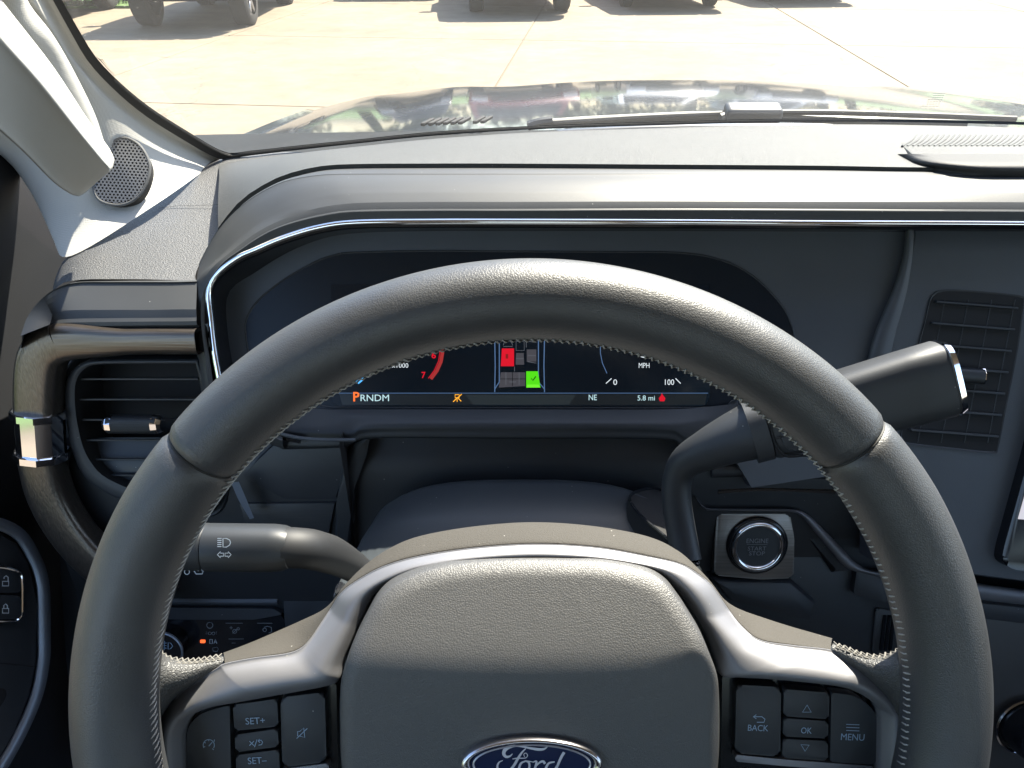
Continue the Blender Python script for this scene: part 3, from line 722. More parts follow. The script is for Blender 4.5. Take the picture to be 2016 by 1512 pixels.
# brow
b0 = [(385, 600), (386, 560), (398, 515), (436, 460), (452, 437), (476, 407), (508, 382), (560, 355), (628, 337), (700, 332), (850, 331), (1000, 331), (1316, 333), (1600, 335), (1780, 338), (2016, 340), (2300, 344)]
b1 = [(380, 640), (379, 590), (386, 535), (418, 470), (451, 428), (485, 398), (521, 375), (565, 356), (630, 345), (700, 343), (850, 343), (1000, 343), (1316, 343), (1600, 344), (1780, 345), (2016, 346), (2300, 350)]
b2 = [(383, 640), (382, 590), (389, 550), (425, 512), (469, 470), (500, 446), (530, 427), (575, 404), (642, 387), (700, 381), (850, 379), (1000, 379), (1316, 378), (1600, 378), (1780, 378), (2016, 378), (2300, 382)]
b3 = [(397, 650), (396, 600), (404, 566), (436, 520), (475, 491), (506, 470), (540, 452), (580, 438), (640, 424), (700, 417), (850, 415), (1000, 415), (1316, 414), (1600, 415), (1780, 416), (2016, 417), (2300, 420)]
b4 = [(404, 650), (403, 600), (410, 572), (437, 530), (475, 502), (506, 485), (540, 468), (580, 455), (640, 440), (700, 433), (850, 432), (1000, 432), (1316, 432), (1600, 434), (1780, 435), (2016, 436), (2300, 440)]
dn = {0: [(400, 770), (388, 690)], 1: [(396, 770), (385, 690)], 2: [(400, 770), (388, 690)], 3: [(414, 770), (404, 700)], 4: [(424, 772), (412, 700)]}
lo = {0: [(560, 885), (470, 850), (425, 810)], 1: [(560, 885), (470, 850), (420, 810)], 2: [(560, 885), (470, 850), (424, 810)], 3: [(556, 868), (478, 836), (436, 802)], 4: [(556, 860), (482, 830), (446, 800)]}
hs = (-.056, -.0448, -.0215, -.0115, -.0130)
BR = []
for k, (L, h) in enumerate(zip((b0, b1, b2, b3, b4), hs)):
    L.append((4100, L[-1][1]))
    BR.append(resample([LIP(a, b, h) for a, b in lo[k] + dn[k] + L], 260))
BRm = lambda A, B, f, d: [a.lerp(b, f) + d for a, b in zip(A, B)]
brow = [[p + Vector((0, .004, -.010)) for p in BR[0]], BR[0], BRm(BR[0], BR[1], .9, Vector((0, 0, .0003))), BR[1], BRm(BR[1], BR[2], .08, Vector()), BRm(BR[1], BR[2], .5, Vector((0, 0, .0008))), BRm(BR[1], BR[2], .93, Vector()), BRm(BR[2], BR[3], .07, Vector()), BRm(BR[2], BR[3], .55, Vector((0, -.001, .0008))), BRm(BR[2], BR[3], .9, Vector((0, 0, 0))), BR[3], BRm(BR[3], BR[4], .5, Vector((0, 0, -.0004))), BR[4]]
mk('brow', skin(brow, 260, 2, res=False), M_brow, dash, 14)
# chrome line under the brow
ch = [(700, 866), (640, 866), (590, 862), (545, 851), (490, 826), (452, 790), (431, 744), (422, 695), (415, 636), (410, 584), (415, 556), (434, 532), (469, 506), (503, 491), (555, 469), (625, 448), (700, 438), (850, 436), (1000, 436), (1316, 437), (1600, 439), (2016, 441), (2300, 445)]
ch.append((4100, 445))
CH = [LIP(a, b, -.0130) for a, b in ch]
mk('chrome_line', tube(CH[6:], lambda t: (.0014, .0021), 10, LIP.n, 280), M_chrome, dash)
mk('lower_bezel_line', tube(CH[:7], .0014, 8, LIP.n, 40), M_slate, dash)
mk('chrome_shadow_gap', tube([LIP(a + 2, b + 5, -.019) for a, b in ch[2:]], .0028, 8, LIP.n, 260), M_gloss, dash)
# defroster slot and raised tray
sl0 = [(800, 290), (900, 282), (1050, 275), (1200, 269), (1400, 263), (1530, 260), (1600, 257)]
mk('defroster_slot', skin([[DT(a, b, .0045) for a, b in sl0], [DT(a, b + 4.5 * math.sin(math.pi * min(1, .08 + i / 6.4)) , .0045) for i, (a, b) in enumerate(sl0)]], 40, 1), M_hole, dash)
for k in range(9):
    a = 980 + k * 62; b = 279 - k * 2.2; mk('defroster_rib', box_geo(DT(a, b, .005), (.004, 0, 0), (0, .004, 0), (0, 0, .0012), .0005, 1), M_pad, dash)
led = [(1010, 292), (1200, 291), (1400, 291), (1485, 290), (1506, 284), (1516, 272), (1545, 264), (1600, 258)]
mk('defroster_ledge', tube([DT(a, b, .0042) for a, b in led], .0012, 8, DT.n, 50), M_pad, dash)
# passenger-side storage tray
TR = PYZ(.577, -.1655, .80, -.1995); TR.n = TR.n if TR.n.z > 0 else -TR.n
tray = mk('tray_mat', plate_geo(TR.many([(1760, 272), (1775, 264), (2300, 262), (2300, 302), (1795, 302)], .0012), TR.n, .008, .002), M_pad, dash)
gs = []
for k in range(46):
    a = 1772 + k * 10.5; gs.append(tube([TR(a + 34, 266, .0012), TR(a + 24, 276, .0014), TR(a + 4, 288, .0012)], .0010, 6, TR.n, 6))
mk('tray_ribs', join(*gs), M_pad, dash, kind='stuff')
#mk('tray_lip', tube([TR(1714, 276, .0012), TR(1730, 288, .0012), TR(1762, 303, .0010)], (.0020), 10, TR.n, 14), M_brow, dash)
mk('tray_slope', skin([[TR(1748, 304, -.0060), TR(1790, 303, .0012), TR(1900, 303, .0012), TR(2100, 303, .0012), TR(2300, 304, .0012)], [TR(1790, 322, -.0070), TR(1820, 323, -.0030), TR(1900, 325, -.0015), TR(2100, 325, -.0015), TR(2300, 327, -.0015)], [LIP(1842, 343, -.052), LIP(1860, 344, -.046), LIP(1900, 345, -.043), LIP(2100, 347, -.043), LIP(2300, 349, -.043)]], 20, 3), mat('tray slope grain', (.035, .035, .036), .6, spec=.3, bump=('leather', 900, .25, .0004)), dash, 180)
#mk('tray_edge', tube([LIP(1990, 372, -.016), LIP(2016, 374, -.016), LIP(2300, 376, -.016)], .004, 8, (0, 0, 1), 8), M_brow, dash)
# left pod top
pb = [(470, 395), (430, 316), (382, 340), (347, 368), (312, 399), (278, 415), (236, 441), (187, 469), (146, 503), (118, 540)]
PB = [LPOD(a, b, .0) for a, b in pb[1:]]
pf = [(440, 552), (380, 555), (300, 555), (220, 555), (156, 556), (130, 561), (112, 570)]
PF = [LPOD(a, b, 0) for a, b in pf]
inner = [(434, 314), (480, 330), (520, 352), (490, 380), (455, 425), (440, 500), (440, 552)]
# loft the pod as strips from the pillar side to the brow side
oL = [LPOD(a, b, -.001) for a, b in ((445, 305), (400, 325), (347, 362), (300, 397), (262, 420), (210, 450), (165, 478), (136, 508), (124, 540), (126, 556))]
iL = [LPOD(a, b, -.001) for a, b in ((600, 300), (560, 330), (520, 365), (490, 400), (465, 430), (442, 462), (412, 492), (392, 522), (384, 545), (384, 553))]
oLd = [p + Vector((-.03, .02, -.03)) for p in oL]
mk('end_pad', skin([oLd, oL, [a.lerp(b, .5) + Vector((0, 0, .002)) for a, b in zip(resample(oL, 30), resample(iL, 30))], iL], 40, 4), M_pod, dash, 60)
mk('end_pad_seam', ribbon([LPOD(a, b, .003) for a, b in ((312, 410), (350, 405), (410, 404), (470, 400))], LPOD.n, .0007), M_hole, dash)
lA = [LPOD(a, b, .001) for a, b in ((388, 553), (350, 554), (300, 554), (220, 554), (156, 555), (115, 566), (82, 590), (58, 622), (44, 660))]
def Yp(L, y): return [aty(a, b, y) for a, b in L]
lB_ = [aty(*q) for q in ((386, 609, .478), (350, 609, .478), (300, 610, .478), (220, 610, .478), (135, 611, .478), (100, 618, .478), (70, 634, .478), (50, 662, .478), (40, 700, .478))]
lC = [aty(*q) for q in ((388, 641, .471), (350, 642, .471), (300, 642, .471), (220, 643, .471), (130, 645, .471), (98, 650, .471), (68, 664, .471), (48, 690, .471), (38, 730, .471))]
lD = [p + Vector((0, .01, -.012)) for p in lC]
ff = lambda A, B, f: [a.lerp(b, f) for a, b in zip(resample(A, 40), resample(B, 40))]
mk('end_pad_face', skin([[p + Vector((0, .03, -.008)) for p in resample(lA, 40)], resample(lA, 40), ff(lA, lB_, .06), ff(lA, lB_, .5), ff(lA, lB_, .94), ff(lB_, lC, .06), ff(lB_, lC, .5), ff(lB_, lC, .95), resample(lD, 40)], 40, 2, res=False), M_brow, dash, 14)
# pod body behind the left vent
mk('pod_panel', plate_geo([VP(a, b, -.047) for a, b in ((40, 670), (470, 650), (640, 860), (690, 870), (690, 1180), (300, 1230), (170, 1130), (90, 1000), (50, 880))], VP.n, .03, .004), M_blk, dash)
# ------------------------------------------------------------------ lower dash surfaces
KN = PYZ(.36, -.80, .445, -.36)
mk('knee_panel', skin([[Vector((x, .475, -.36)) for x in (-.38, 0, .5, 1.2)], [Vector((x, .455, -.40)) for x in (-.38, 0, .5, 1.2)], [Vector((x, .44, -.55)) for x in (-.38, 0, .5, 1.2)], [Vector((x, .47, -.85)) for x in (-.38, 0, .5, 1.2)]], 20, 5), M_blk, dash)
# cover under the instrument display with the column opening
up = [(560, 800), (640, 806), (700, 806), (1000, 806), (1300, 806), (1400, 800), (1480, 790)]
m1 = [(545, 845), (690, 848), (735, 838), (1000, 836), (1300, 838), (1350, 850), (1420, 872)]
m2 = [(545, 858), (686, 862), (732, 850), (1000, 849), (1300, 851), (1346, 868), (1400, 905)]
m3 = [(560, 885), (680, 880), (730, 862), (1000, 862), (1300, 864), (1338, 882), (1385, 925)]
def ln(L, h): return [DSP(a, b, h) for a, b in L]
m4 = [p + Vector((0, .05, -.01)) for p in ln(m3, .004)]
mk('instrument_sill', skin([resample(ln(up, .001), 70), resample(ln([(a, (b + c[1]) / 2) for (a, b), c in zip(up, m1)], .006), 70), resample(ln(m1, .010), 70), resample(ln(m2, .009), 70), resample(ln(m3, .003), 70), resample(m4, 70)], 70, 4, res=False), M_blk, dash, 70)
mk('column_opening', join(quad((-.16, .50, -.36), (.22, .50, -.36), (.22, .50, -.62), (-.16, .50, -.62)), quad((-.13, .44, -.34), (-.13, .52, -.34), (-.13, .52, -.7), (-.13, .44, -.7))), M_hole, dash)
# panels left and right of the opening
def pl(name, pts, P, h, th, m, bev=.002, par=None, rad=0.0):
    q = P.many(pts, h)
    return mk(name, plate_geo(roundpoly(q, rad) if rad else q, P.n, th, bev), m, par or dash)
pl('opening_cheek', [(545, 868), (690, 868), (676, 905), (668, 985), (560, 985), (470, 940)], VP, -.012, .03, M_blk2, .003)
pl('opening_post', [(694, 872), (735, 856), (712, 892), (698, 960), (690, 1095), (655, 1090), (662, 990), (674, 910)], VP, -.004, .05, M_blk, .004)
pl('grained_strip', [(470, 992), (660, 990), (645, 1065), (480, 1030)], VP, -.01, .02, mat('ribbed black grain', (.03, .032, .035), .5, brushed=(30, 900, 900)), .002)
# chrome bezel corner peeking past the rim
mk('vent_bezel_corner', skin([[VP(a, b, .002) for a, b in ((455, 950), (470, 985), (492, 1022))], [VP(a, b, .006) for a, b in ((470, 948), (486, 985), (500, 1020))]], 12, 2), M_steel, dash)
# right panels: soft panel, crease, centre face
CS = Plane(DSP.p + DSP.n * .004, (DSP.n + Vector((-.05, 0, 0))).normalized())
cr0 = [(1783, 452), (1779, 500), (1762, 560), (1742, 610), (1722, 660), (1706, 722), (1690, 800), (1680, 900)]
cr1 = [(1800, 452), (1797, 500), (1788, 560), (1776, 610), (1762, 660), (1750, 722), (1738, 800), (1728, 900)]
mk('centre_crease', skin([[DSP(a, b, -.006) for a, b in cr0], [DSP(a, b, .002) for a, b in cr0], [DSP((a + c) / 2, b, .006) for (a, b), (c, _) in zip(cr0, cr1)], [DSP(a, b, .004) for a, b in cr1]], 24, 3), M_slate, dash, 60)
pl('centre_face', cr1 + [(1728, 1110), (2300, 1180), (3900, 1180), (3900, 448)], DSP, .004, .03, M_slate, .002)
SH = PYZ(.445, -.395, .47, -.35)
pl('right_panel', [(1372, 905), (1500, 860), (1690, 830), (1735, 1120), (1640, 1130), (1590, 1040), (1560, 1010), (1395, 1008), (1376, 985)], SP, -.006, .03, M_blk2, .004)
mk('right_ledge', tube([SP(1400, 926, .002), SP(1500, 924, .004), SP(1640, 930, .004)], .006, 10, SP.n, 12), M_blk2, dash)
mk('ledge_slot', tube([SP(1410, 962, -.004), SP(1500, 958, -.004), SP(1640, 962, -.004)], .006, 8, SP.n, 10), M_gloss, dash)
# silver line under it, widening to the right
t1 = [(1368, 976), (1384, 996), (1400, 1001), (1480, 1002), (1560, 1003), (1588, 1012), (1615, 1036), (1650, 1072), (1690, 1112), (1740, 1128), (1900, 1146), (2016, 1162), (2300, 1200)]
t2 = [(1370, 980), (1384, 1000), (1400, 1005), (1480, 1006), (1558, 1008), (1582, 1020), (1602, 1044), (1634, 1082), (1668, 1118), (1716, 1132), (1900, 1176), (2016, 1192), (2300, 1230)]
mk('silver_line', skin([[SP(a, b, -.004) for a, b in t1], [SP(a, b, .003) for a, b in t1], [SP((a + c) / 2, (b + d) / 2, .006) for (a, b), (c, d) in zip(t1, t2)], [SP(a, b, .003) for a, b in t2], [SP(a, b, -.004) for a, b in t2]], 90, 3), M_silver, dash, 70)
pl('lower_right_panel', [(1572, 1010), (1600, 1046), (1666, 1120), (1800, 1145), (1800, 1330), (1560, 1300), (1400, 1180), (1402, 1010)], SP, -.010, .03, M_blk, .003)
pl('fuse_cover', [(1688, 1116), (1760, 1135), (1800, 1200), (1765, 1190), (1680, 1172)], SP, -.003, .02, M_blk2, .003, rad=.004)
pl('fuse_cover', [(1724, 1196), (1790, 1210), (1800, 1300), (1716, 1290)], SP, -.008, .02, M_blk, .002, rad=.004)
for k in range(3): mk('cover_rib', tube([SP(1742 + k * 9, 1212, -.007), SP(1734 + k * 9, 1280, -.007)], .0014, 6, SP.n), M_gloss, dash)
pl('under_plate_ledge', [(1400, 1143), (1560, 1146), (1610, 1190), (1600, 1230), (1440, 1190)], SP, .002, .02, M_blk, .008)
# console right of the rim
pl('console_face', [(1880, 1195), (2300, 1240), (2300, 1700), (1880, 1700)], SP, .004, .04, mat('brown grey console', (.045, .043, .041), .42, var=.1), .004)
pl('console_strip', [(1890, 1182), (2300, 1228), (2300, 1262), (1890, 1216)], SP, .008, .02, M_blk2, .003)
kn = SP(2016, 1425, .006)
mk('console_knob', tube([kn, kn + SP.n * .012, kn + SP.n * .022, kn + SP.n * .026], lambda t: .024 - .004 * t, 24, (1, 0, 0)), M_gloss, dash)
mk('console_knob_ring', tube([kn + SP.n * .004 + (SP.ex * math.cos(a) + SP.ey * math.sin(a)) * .026 for a in [2 * math.pi * i / 40 for i in range(41)]], .0015, 6, SP.n), M_chromed, dash)
# left lower panels
pl('left_lower_panel', [(112, 1080), (200, 1120), (330, 1140), (660, 1142), (720, 1200), (720, 1420), (150, 1500), (130, 1300)], HL, -.02, .03, M_blk2, .004)
for k in range(3):
    y = 1150 + k * 16; mk('panel_rib', tube([HL(300, y - 1, -.013), HL(420, y, -.013), HL(548, y, -.013)], (.0036), 8, HL.n, 6), M_slate, dash)
pl('rib_end_panel', [(556, 1146), (640, 1146), (700, 1185), (660, 1240), (562, 1250)], HL, -.012, .02, M_blk2, .004, rad=.003)
# ------------------------------------------------------------------ vent trim loop and clip
loop = thing('vent_trim_loop', 'brushed dark metal trim loop with chrome clip framing the door-side air vent', 'trim', VP(75, 850, -.01))
lpx = [(397, 668), (300, 668), (220, 669), (146, 669), (110, 677), (88, 698), (79, 738), (77, 800), (80, 860), (86, 915), (98, 965), (122, 1015), (155, 1062), (200, 1108), (270, 1160), (330, 1190)]
def lr(t): return (.0125 if t < .2 else .0125 + .003 * min(1, (t - .2) / .1), .0098 + .0055 * min(1, max(0, (t - .14) / .16)))
P = resample([VP(a, b, .004) for a, b in lpx], 110)
k1 = 30
mk('upper_bar', tube(P[:k1 + 1], lambda t: (.012, lr(t * k1 / 109)[1]), 28, VP.n, power=4.2, cap=False), M_brush, loop, 50)
mk('side_bar', tube(P[k1:], lambda t: (.012, lr((k1 + t * (109 - k1)) / 109)[1]), 28, VP.n, power=4.2), M_brushv, loop, 50)
cl_i = min(range(110), key=lambda i: abs(proj(P[i])[1] - 850) + (999 if i < 30 else 0))
a, b = P[cl_i - 5], P[cl_i + 5]; dv = (b - a).normalized()
clip = mk('clip', tube([a, b], (.0172), 10, VP.n, asp=.95, roll=.31), M_chrome, loop, 20)
for q in (a, b): mk('clip_band', tube([q - dv * .0032, q - dv * .0026, q + dv * .0026, q + dv * .0032], lambda t: (.0176 + .0014 * (0 < t < 1), .0182 + .0014 * (0 < t < 1)), 10, VP.n, roll=.31), M_chrome, loop, 20)
# ------------------------------------------------------------------ left vent
lv = thing('air_vent', 'black air vent with horizontal slats and chrome-ended tab at the driver door end', 'air vent', VP(260, 960, -.03), 'dash air vents')
fo = [(392, 706), (300, 706), (200, 707), (165, 712), (140, 732), (128, 765), (130, 820), (140, 880), (158, 925), (185, 955), (240, 985), (330, 1010), (420, 1000), (440, 860), (410, 760)]
fi = [(385, 716), (300, 716), (205, 717), (175, 721), (155, 738), (147, 768), (150, 820), (162, 876), (180, 912), (205, 938), (255, 962), (330, 985), (405, 978), (424, 860), (398, 765)]
FO = resample([VP(a, b, -.004) for a, b in fo + fo[:1]], 90); FI = resample([VP(a, b, -.002) for a, b in fi + fi[:1]], 90); FB = [p - VP.n * .04 for p in FI]
FOd = [p - VP.n * .012 for p in FO]
mk('frame', skin([FOd, FO, ff(FO, FI, .5) if False else [a.lerp(b, .5) + VP.n * .0016 for a, b in zip(FO, FI)], FI], 90, 3, res=False), M_blk2, lv, 60)
vcen = sum(FO, Vector()) / len(FO)
FX = [vcen + (p - vcen) * 1.10 - VP.n * .010 for p in FO]
mk('vent_surround', skin([[p - VP.n * .03 for p in FX], FX, [a.lerp(b, .6) - VP.n * .004 for a, b in zip(FX, FO)], FOd], 90, 2, res=False), M_blk, lv, 60)
mk('throat', skin([FI, FB], 90, 1, True, res=False), M_hole, lv)
mk('throat_back', plate_geo(FB[:-1], VP.n, .002), M_hole, lv)
for i, (y, x0, x1) in enumerate(((746, 152, 392), (786, 155, 402), (826, 160, 412), (866, 168, 420), (904, 176, 420), (935, 195, 420), (960, 220, 420))):
    a, b = VP(x0 - 3, y, -.010), VP(x1, y, -.010); c = (a + b) / 2
    mk('slat', box_geo(c, (b - a) / 2, VP.n * .0014 + VP.ey * .0002, VP.ey * .0008, .0003, 1), M_blk2, lv)
a, b = VP(216, 835, .004), VP(312, 835, .004)
tb = mk('tab', tube([a, b], .0068, 16, VP.n, power=3), mat('ribbed tab rubber', (.02, .021, .023), .5, bump=('weave', 1500, .6, .0006)), lv, 40)
for q, s in ((a, -1), (b, 1)): mk('tab_end', tube([q - WEX * .0035 * s, q + WEX * .001 * s, q + WEX * .0035 * s], lambda t: .0076 - .0022 * t * t if s > 0 else .0076 - .0022 * t * t, 10, VP.n, roll=.3), M_chrome, lv, 25)
# ------------------------------------------------------------------ centre vent
cv = thing('air_vent', 'centre black air vent beside the touchscreen, behind the shift lever', 'air vent', DSP(1890, 880, -.02), 'dash air vents')
fo = [(2018, 585), (2000, 580), (1900, 571), (1850, 572), (1832, 588), (1822, 630), (1806, 690), (1790, 760), (1778, 830), (1775, 868), (1800, 876), (1870, 884), (1955, 892), (1966, 880), (1982, 800), (2004, 690)]
CVo = DSP.many(fo, .0052); CVo = resample(CVo + CVo[:1], 80)
CVi = [p.lerp(sum(CVo, Vector()) / 80, .03) - DSP.n * .001 for p in CVo]
mk('frame', skin([CVo, CVi, [p - DSP.n * .004 for p in CVi]], 80, 2, res=False), M_blk2, cv)
mk('throat_back', plate_geo([p - DSP.n * .0005 for p in CVo[:-1]], DSP.n, .001), M_hole, cv)
def vx(y): t = (y - 590) / 290; return 1838 - 58 * t, 2006 - 44 * t
for i in range(7):
    y = 594 + i * 42; x0, x1 = vx(y); a, b = DSP(x0 + 4, y, .0058), DSP(x1 - 4, y + 13, .0058)
    mk('slat', box_geo((a + b) / 2, (b - a) / 2, DSP.n * .0022, DSP.ey * .0009, .0003, 1), M_blk2, cv)
for k in range(4):
    x = 1868 + k * 46; pA, pB = DSP(x - 8, 590, .0046), DSP(x - 62, 872, .0046); d = (pB - pA)
    mk('vane', box_geo((pA + pB) / 2, d / 2, DSP.n * .0004, WEX * .0004, .0001, 1), M_blk, cv)
tabp = [DSP(1880, 737, .009), DSP(1932, 741, .009)]
mk('tab', tube(tabp, .0058, 12, DSP.n, power=3), M_blk, cv)
mk('tab_end', tube([tabp[1] + WEX * .0002, tabp[1] + WEX * .0022], (.0065), 8, DSP.n, asp=.5, roll=.4), M_chrome, cv, 20)
# ------------------------------------------------------------------ touchscreen at the right edge
ts = thing('touchscreen', 'large dark centre touchscreen tablet beside the centre air vent', 'screen', DSP(2150, 1100, 0))
pl('bezel', [(2110, 560), (2450, 580), (2450, 1160), (1995, 1122), (1972, 1107), (1976, 1080), (2026, 900)], DSP, .014, .02, M_gloss, .004, ts, rad=.006)
pl('screen_panel', [(2145, 600), (2430, 610), (2430, 1050), (2005, 1022), (2040, 900)], DSP, .0148, .001, mat('lit pale screen', (.02, .02, .02), .2, emis=(.75, .72, .78), estr=.2), 0, ts)
pl('button_ledge', [(1908, 1098), (1960, 1106), (2100, 1136), (2300, 1165), (2300, 1180), (1912, 1135)], SP, .004, .03, M_blk2, .004, dash)
# ------------------------------------------------------------------ instrument cluster
ic = thing('instrument_cluster', 'dark digital instrument cluster under the brow, lit readouts below a seat diagram', 'instrument cluster', DSP(1020, 800, -.02))
LC = resample(CH[3:], 220)
outer = [(560, 840), (500, 800), (470, 760), (455, 700), (447, 640), (446, 590), (462, 562), (500, 538), (540, 512), (590, 486), (650, 466), (720, 458), (850, 455), (1000, 455), (1316, 455), (1600, 456), (2016, 458), (2300, 460), (3950, 462)]
LO = resample([DSP(a, b, -.002) for a, b in outer], 220)
# shade liner under the brow
mk('shade_liner', skin([[p - LIP.n * .002 for p in LC], [a.lerp(b, .45) for a, b in zip(LC, LO)], [a.lerp(b, .85) for a, b in zip(LC, LO)], LO], 220, 3, res=False), M_gloss, ic, 60)
pl('surround', [(440, 440), (1784, 446), (1780, 500), (1763, 560), (1743, 610), (1723, 660), (1707, 722), (1690, 800), (1680, 930), (1480, 960), (1420, 860), (560, 860), (440, 800)], DSP, -.003, .03, M_surr, .0)
lens = [(700, 497), (850, 494), (1000, 495), (1200, 496), (1340, 498), (1420, 512), (1480, 542), (1530, 590), (1556, 632), (1562, 680), (1520, 740), (1440, 790), (1395, 802), (1000, 803), (700, 802), (640, 800), (560, 780), (500, 720), (484, 660), (487, 625), (510, 590), (560, 550), (620, 516), (660, 502)]
LE = smooth_closed(DSP.many(lens, -.0025), 4)
ls = mk('lens', plate_geo(LE, DSP.n, .001, 0), mat('smoked lens', (.012, .016, .022), .25, spec=.25), ic)
mk('lens_rim', tube(LE + LE[:1], .0007, 6, DSP.n), M_blk2, ic)
disp = pl('display', [(652, 560), (1396, 560), (1398, 780), (1390, 797), (1380, 800), (670, 800), (655, 792)], DSP, -.0016, .0005, M_screen, 0, ic)
dk = -.0012
def scr(name, pts, m, h=dk): return mk(name, ([p for p in DSP.many(pts, h)], [tuple(range(len(pts)))]), m, disp)
scr('status_bar', [(668, 776), (1392, 776), (1388, 797), (674, 797)], mat('screen bar', (.003, .003, .003), .3, emis=(.006, .009, .012), estr=.25))
icon_on([[(656, 774), (1394, 774)]], DSP, 1.2, E_line, disp, 'divider', dk + .0003)
scr('tab_shape', [(916, 777), (1134, 777), (1120, 797), (932, 797)], mat('screen tab', (.003, .003, .003), .3, emis=(.014, .020, .024), estr=.28), dk + .0003)
label_on('P', DSP, 701, 782, 18, E_orange, disp, 'gear_letter', dk + .0004, .02)
label_on('RNDM', DSP, 738, 784, 13, E_cyan, disp, 'gear_letters', dk + .0004, 0, 56)
label_on('RPMx1000', DSP, 776, 720, 9, E_white, disp, 'lettering', dk + .0004, 0, 56)
label_on('0', DSP, 725, 738, 12, E_white, disp, 'lettering', dk + .0004, 0, 8)
label_on('6', DSP, 854, 700, 12, E_red, disp, 'lettering', dk + .0004, .02, 9)
label_on('7', DSP, 834, 739, 12, E_red, disp, 'lettering', dk + .0004, .02, 8)
label_on('MPH', DSP, 1268, 720, 10, E_white, disp, 'lettering', dk + .0004, 0, 21)
label_on('0', DSP, 1211, 753, 11, E_white, disp, 'lettering', dk + .0004, 0, 7.5)
label_on('100', DSP, 1318, 753, 11, E_white, disp, 'lettering', dk + .0004, 0, 18)
label_on('NE', DSP, 1167, 783, 11, E_cyan, disp, 'lettering', dk + .0004, 0, 16)
label_on('5.8 mi', DSP, 1272, 784, 10, E_cyan, disp, 'lettering', dk + .0004, 0, 34)
scr('tachometer_needle', [(697, 747), (710, 740), (718, 746), (706, 756)], E_sky, dk + .0003)
arc = [(869, 680), (871, 695), (868, 712), (860, 730), (848, 746)]
mk('tachometer_redline', ribbon([DSP(a, b, dk + .0003) for a, b in arc], DSP.n, .0028), E_dred, disp)
mk('tachometer_scale', ribbon([DSP(a - 5, b - 1, dk + .0005) for a, b in arc], DSP.n, .0005), E_red, disp)
icon_on([[(1182, 672), (1182, 695), (1186, 715), (1195, 735)]], DSP, 1.5, E_line, disp, 'speedometer_scale', dk + .0003)
icon_on([[(1193, 755), (1204, 745)], [(1330, 745), (1340, 755)]], DSP, 1.6, E_white, disp, 'scale_tick', dk + .0003)
icon_on([circ(1269, 688, 13, 16, 0, 180)], DSP, 7, E_white, disp, 'speed_digit', dk + .0003)
# seat diagram
for x0, x1 in ((974, 983), (1072, 1060)):
    icon_on([[(x0, 665), (x0 + (x1 - x0) * .1, 720), (x0, 772)], [(x1, 668), (x1, 752), (x0, 766)]], DSP, 2.0, E_line, disp, 'cab_outline', dk + .0003)
icon_on([circ(1000, 680, 9, 10, 180, 360), [(991, 682), (1009, 682)], [(1016, 672), (1032, 672), (1032, 690), (1016, 690), (1016, 672)], [(1040, 672), (1056, 674)], [(1036, 668), (1036, 684)], [(1013, 722), (1013, 731)], [(1016, 706), (1031, 706)], [(1039, 700), (1055, 700)], [(1039, 712), (1056, 715)], [(996, 733), (996, 758)], [(1022, 733), (1022, 758)], [(1002, 752), (1016, 752)]], DSP, .9, emi('screen diagram grey', (.10, .11, .13), .3), disp, 'cab_diagram_lines', dk + .0009)
scr('seat_back', [(1038, 757), (1060, 757), (1064, 763), (1037, 763)], emi('screen pale green', (.16, .85, .03), .26), dk + .0007)
scr('seat', [(988, 686), (1012, 686), (1012, 721), (986, 721)], E_red, dk + .0004)
scr('seat', [(1016, 695), (1031, 695), (1032, 718), (1015, 718)], E_seat, dk + .0004)
scr('seat', [(1037, 688), (1056, 688), (1056, 712), (1037, 712)], E_seat, dk + .0004)
scr('seat', [(986, 733), (1034, 733), (1034, 760), (982, 763)], E_seat, dk + .0004)
scr('seat', [(1036, 731), (1059, 731), (1064, 763), (1036, 763)], E_green, dk + .0004)
icon_on([[(1046, 745), (1049, 749), (1055, 741)]], DSP, 2, E_dark, disp, 'check_mark', dk + .0007)
icon_on([[(998, 697), (998, 706)]], DSP, 5, emi('screen maroon', (.2, .01, .01), .3), disp, 'seat_mark', dk + .0007)
icon_on([[(1009, 733), (1009, 760)], [(984, 746), (1034, 746)], [(984, 765), (1032, 765)]], DSP, 1.2, E_dark, disp, 'seat_seams', dk + .0007)
icon_on([[(896, 777), (904, 777), (904, 783), (896, 783), (896, 777)], [(893, 790), (899, 784), (902, 784), (908, 790)], [(900, 786), (900, 791)], [(892, 791), (909, 776)]], DSP, 1.6, E_amber, disp, 'warning_symbol', dk + .0004)
scr('belt_warning', [(1299, 790), (1297, 784), (1301, 779), (1303, 774), (1306, 779), (1310, 784), (1308, 790)], E_red, dk + .0004)
# ------------------------------------------------------------------ start button
sb = thing('engine_start_button', 'round engine start-stop button in a brushed metal plate right of the column', 'button', SP(1490, 1130, -.01))
pl('plate', [(1412, 1010), (1555, 1010), (1564, 1060), (1562, 1138), (1500, 1141), (1406, 1133), (1408, 1060)], SP, -.002, .01, M_plate, .002, sb, rad=.004)
bc = SP(1490, 1073, -.001)
def ringp(r, h=0, k=48): return [bc + SP.n * h + (SP.ex * math.cos(2 * math.pi * i / k) + SP.ey * math.sin(2 * math.pi * i / k)) * r for i in range(k + 1)]
mk('collar', tube(ringp(.0228, .0005), .0028, 10, SP.n), M_gloss, sb)
mk('chrome_ring', tube(ringp(.0198, .002), lambda t: (.0032, .0024), 12, SP.n), M_chrome, sb)
cap = mk('cap', plate_geo(ringp(.0180, .0028)[:-1], SP.n, .006, .001, 3), M_blk, sb)
label_on('ENGINE', SP, 1491, 1065, 9, M_dim, cap, 'lettering', .0022, 0, 43)
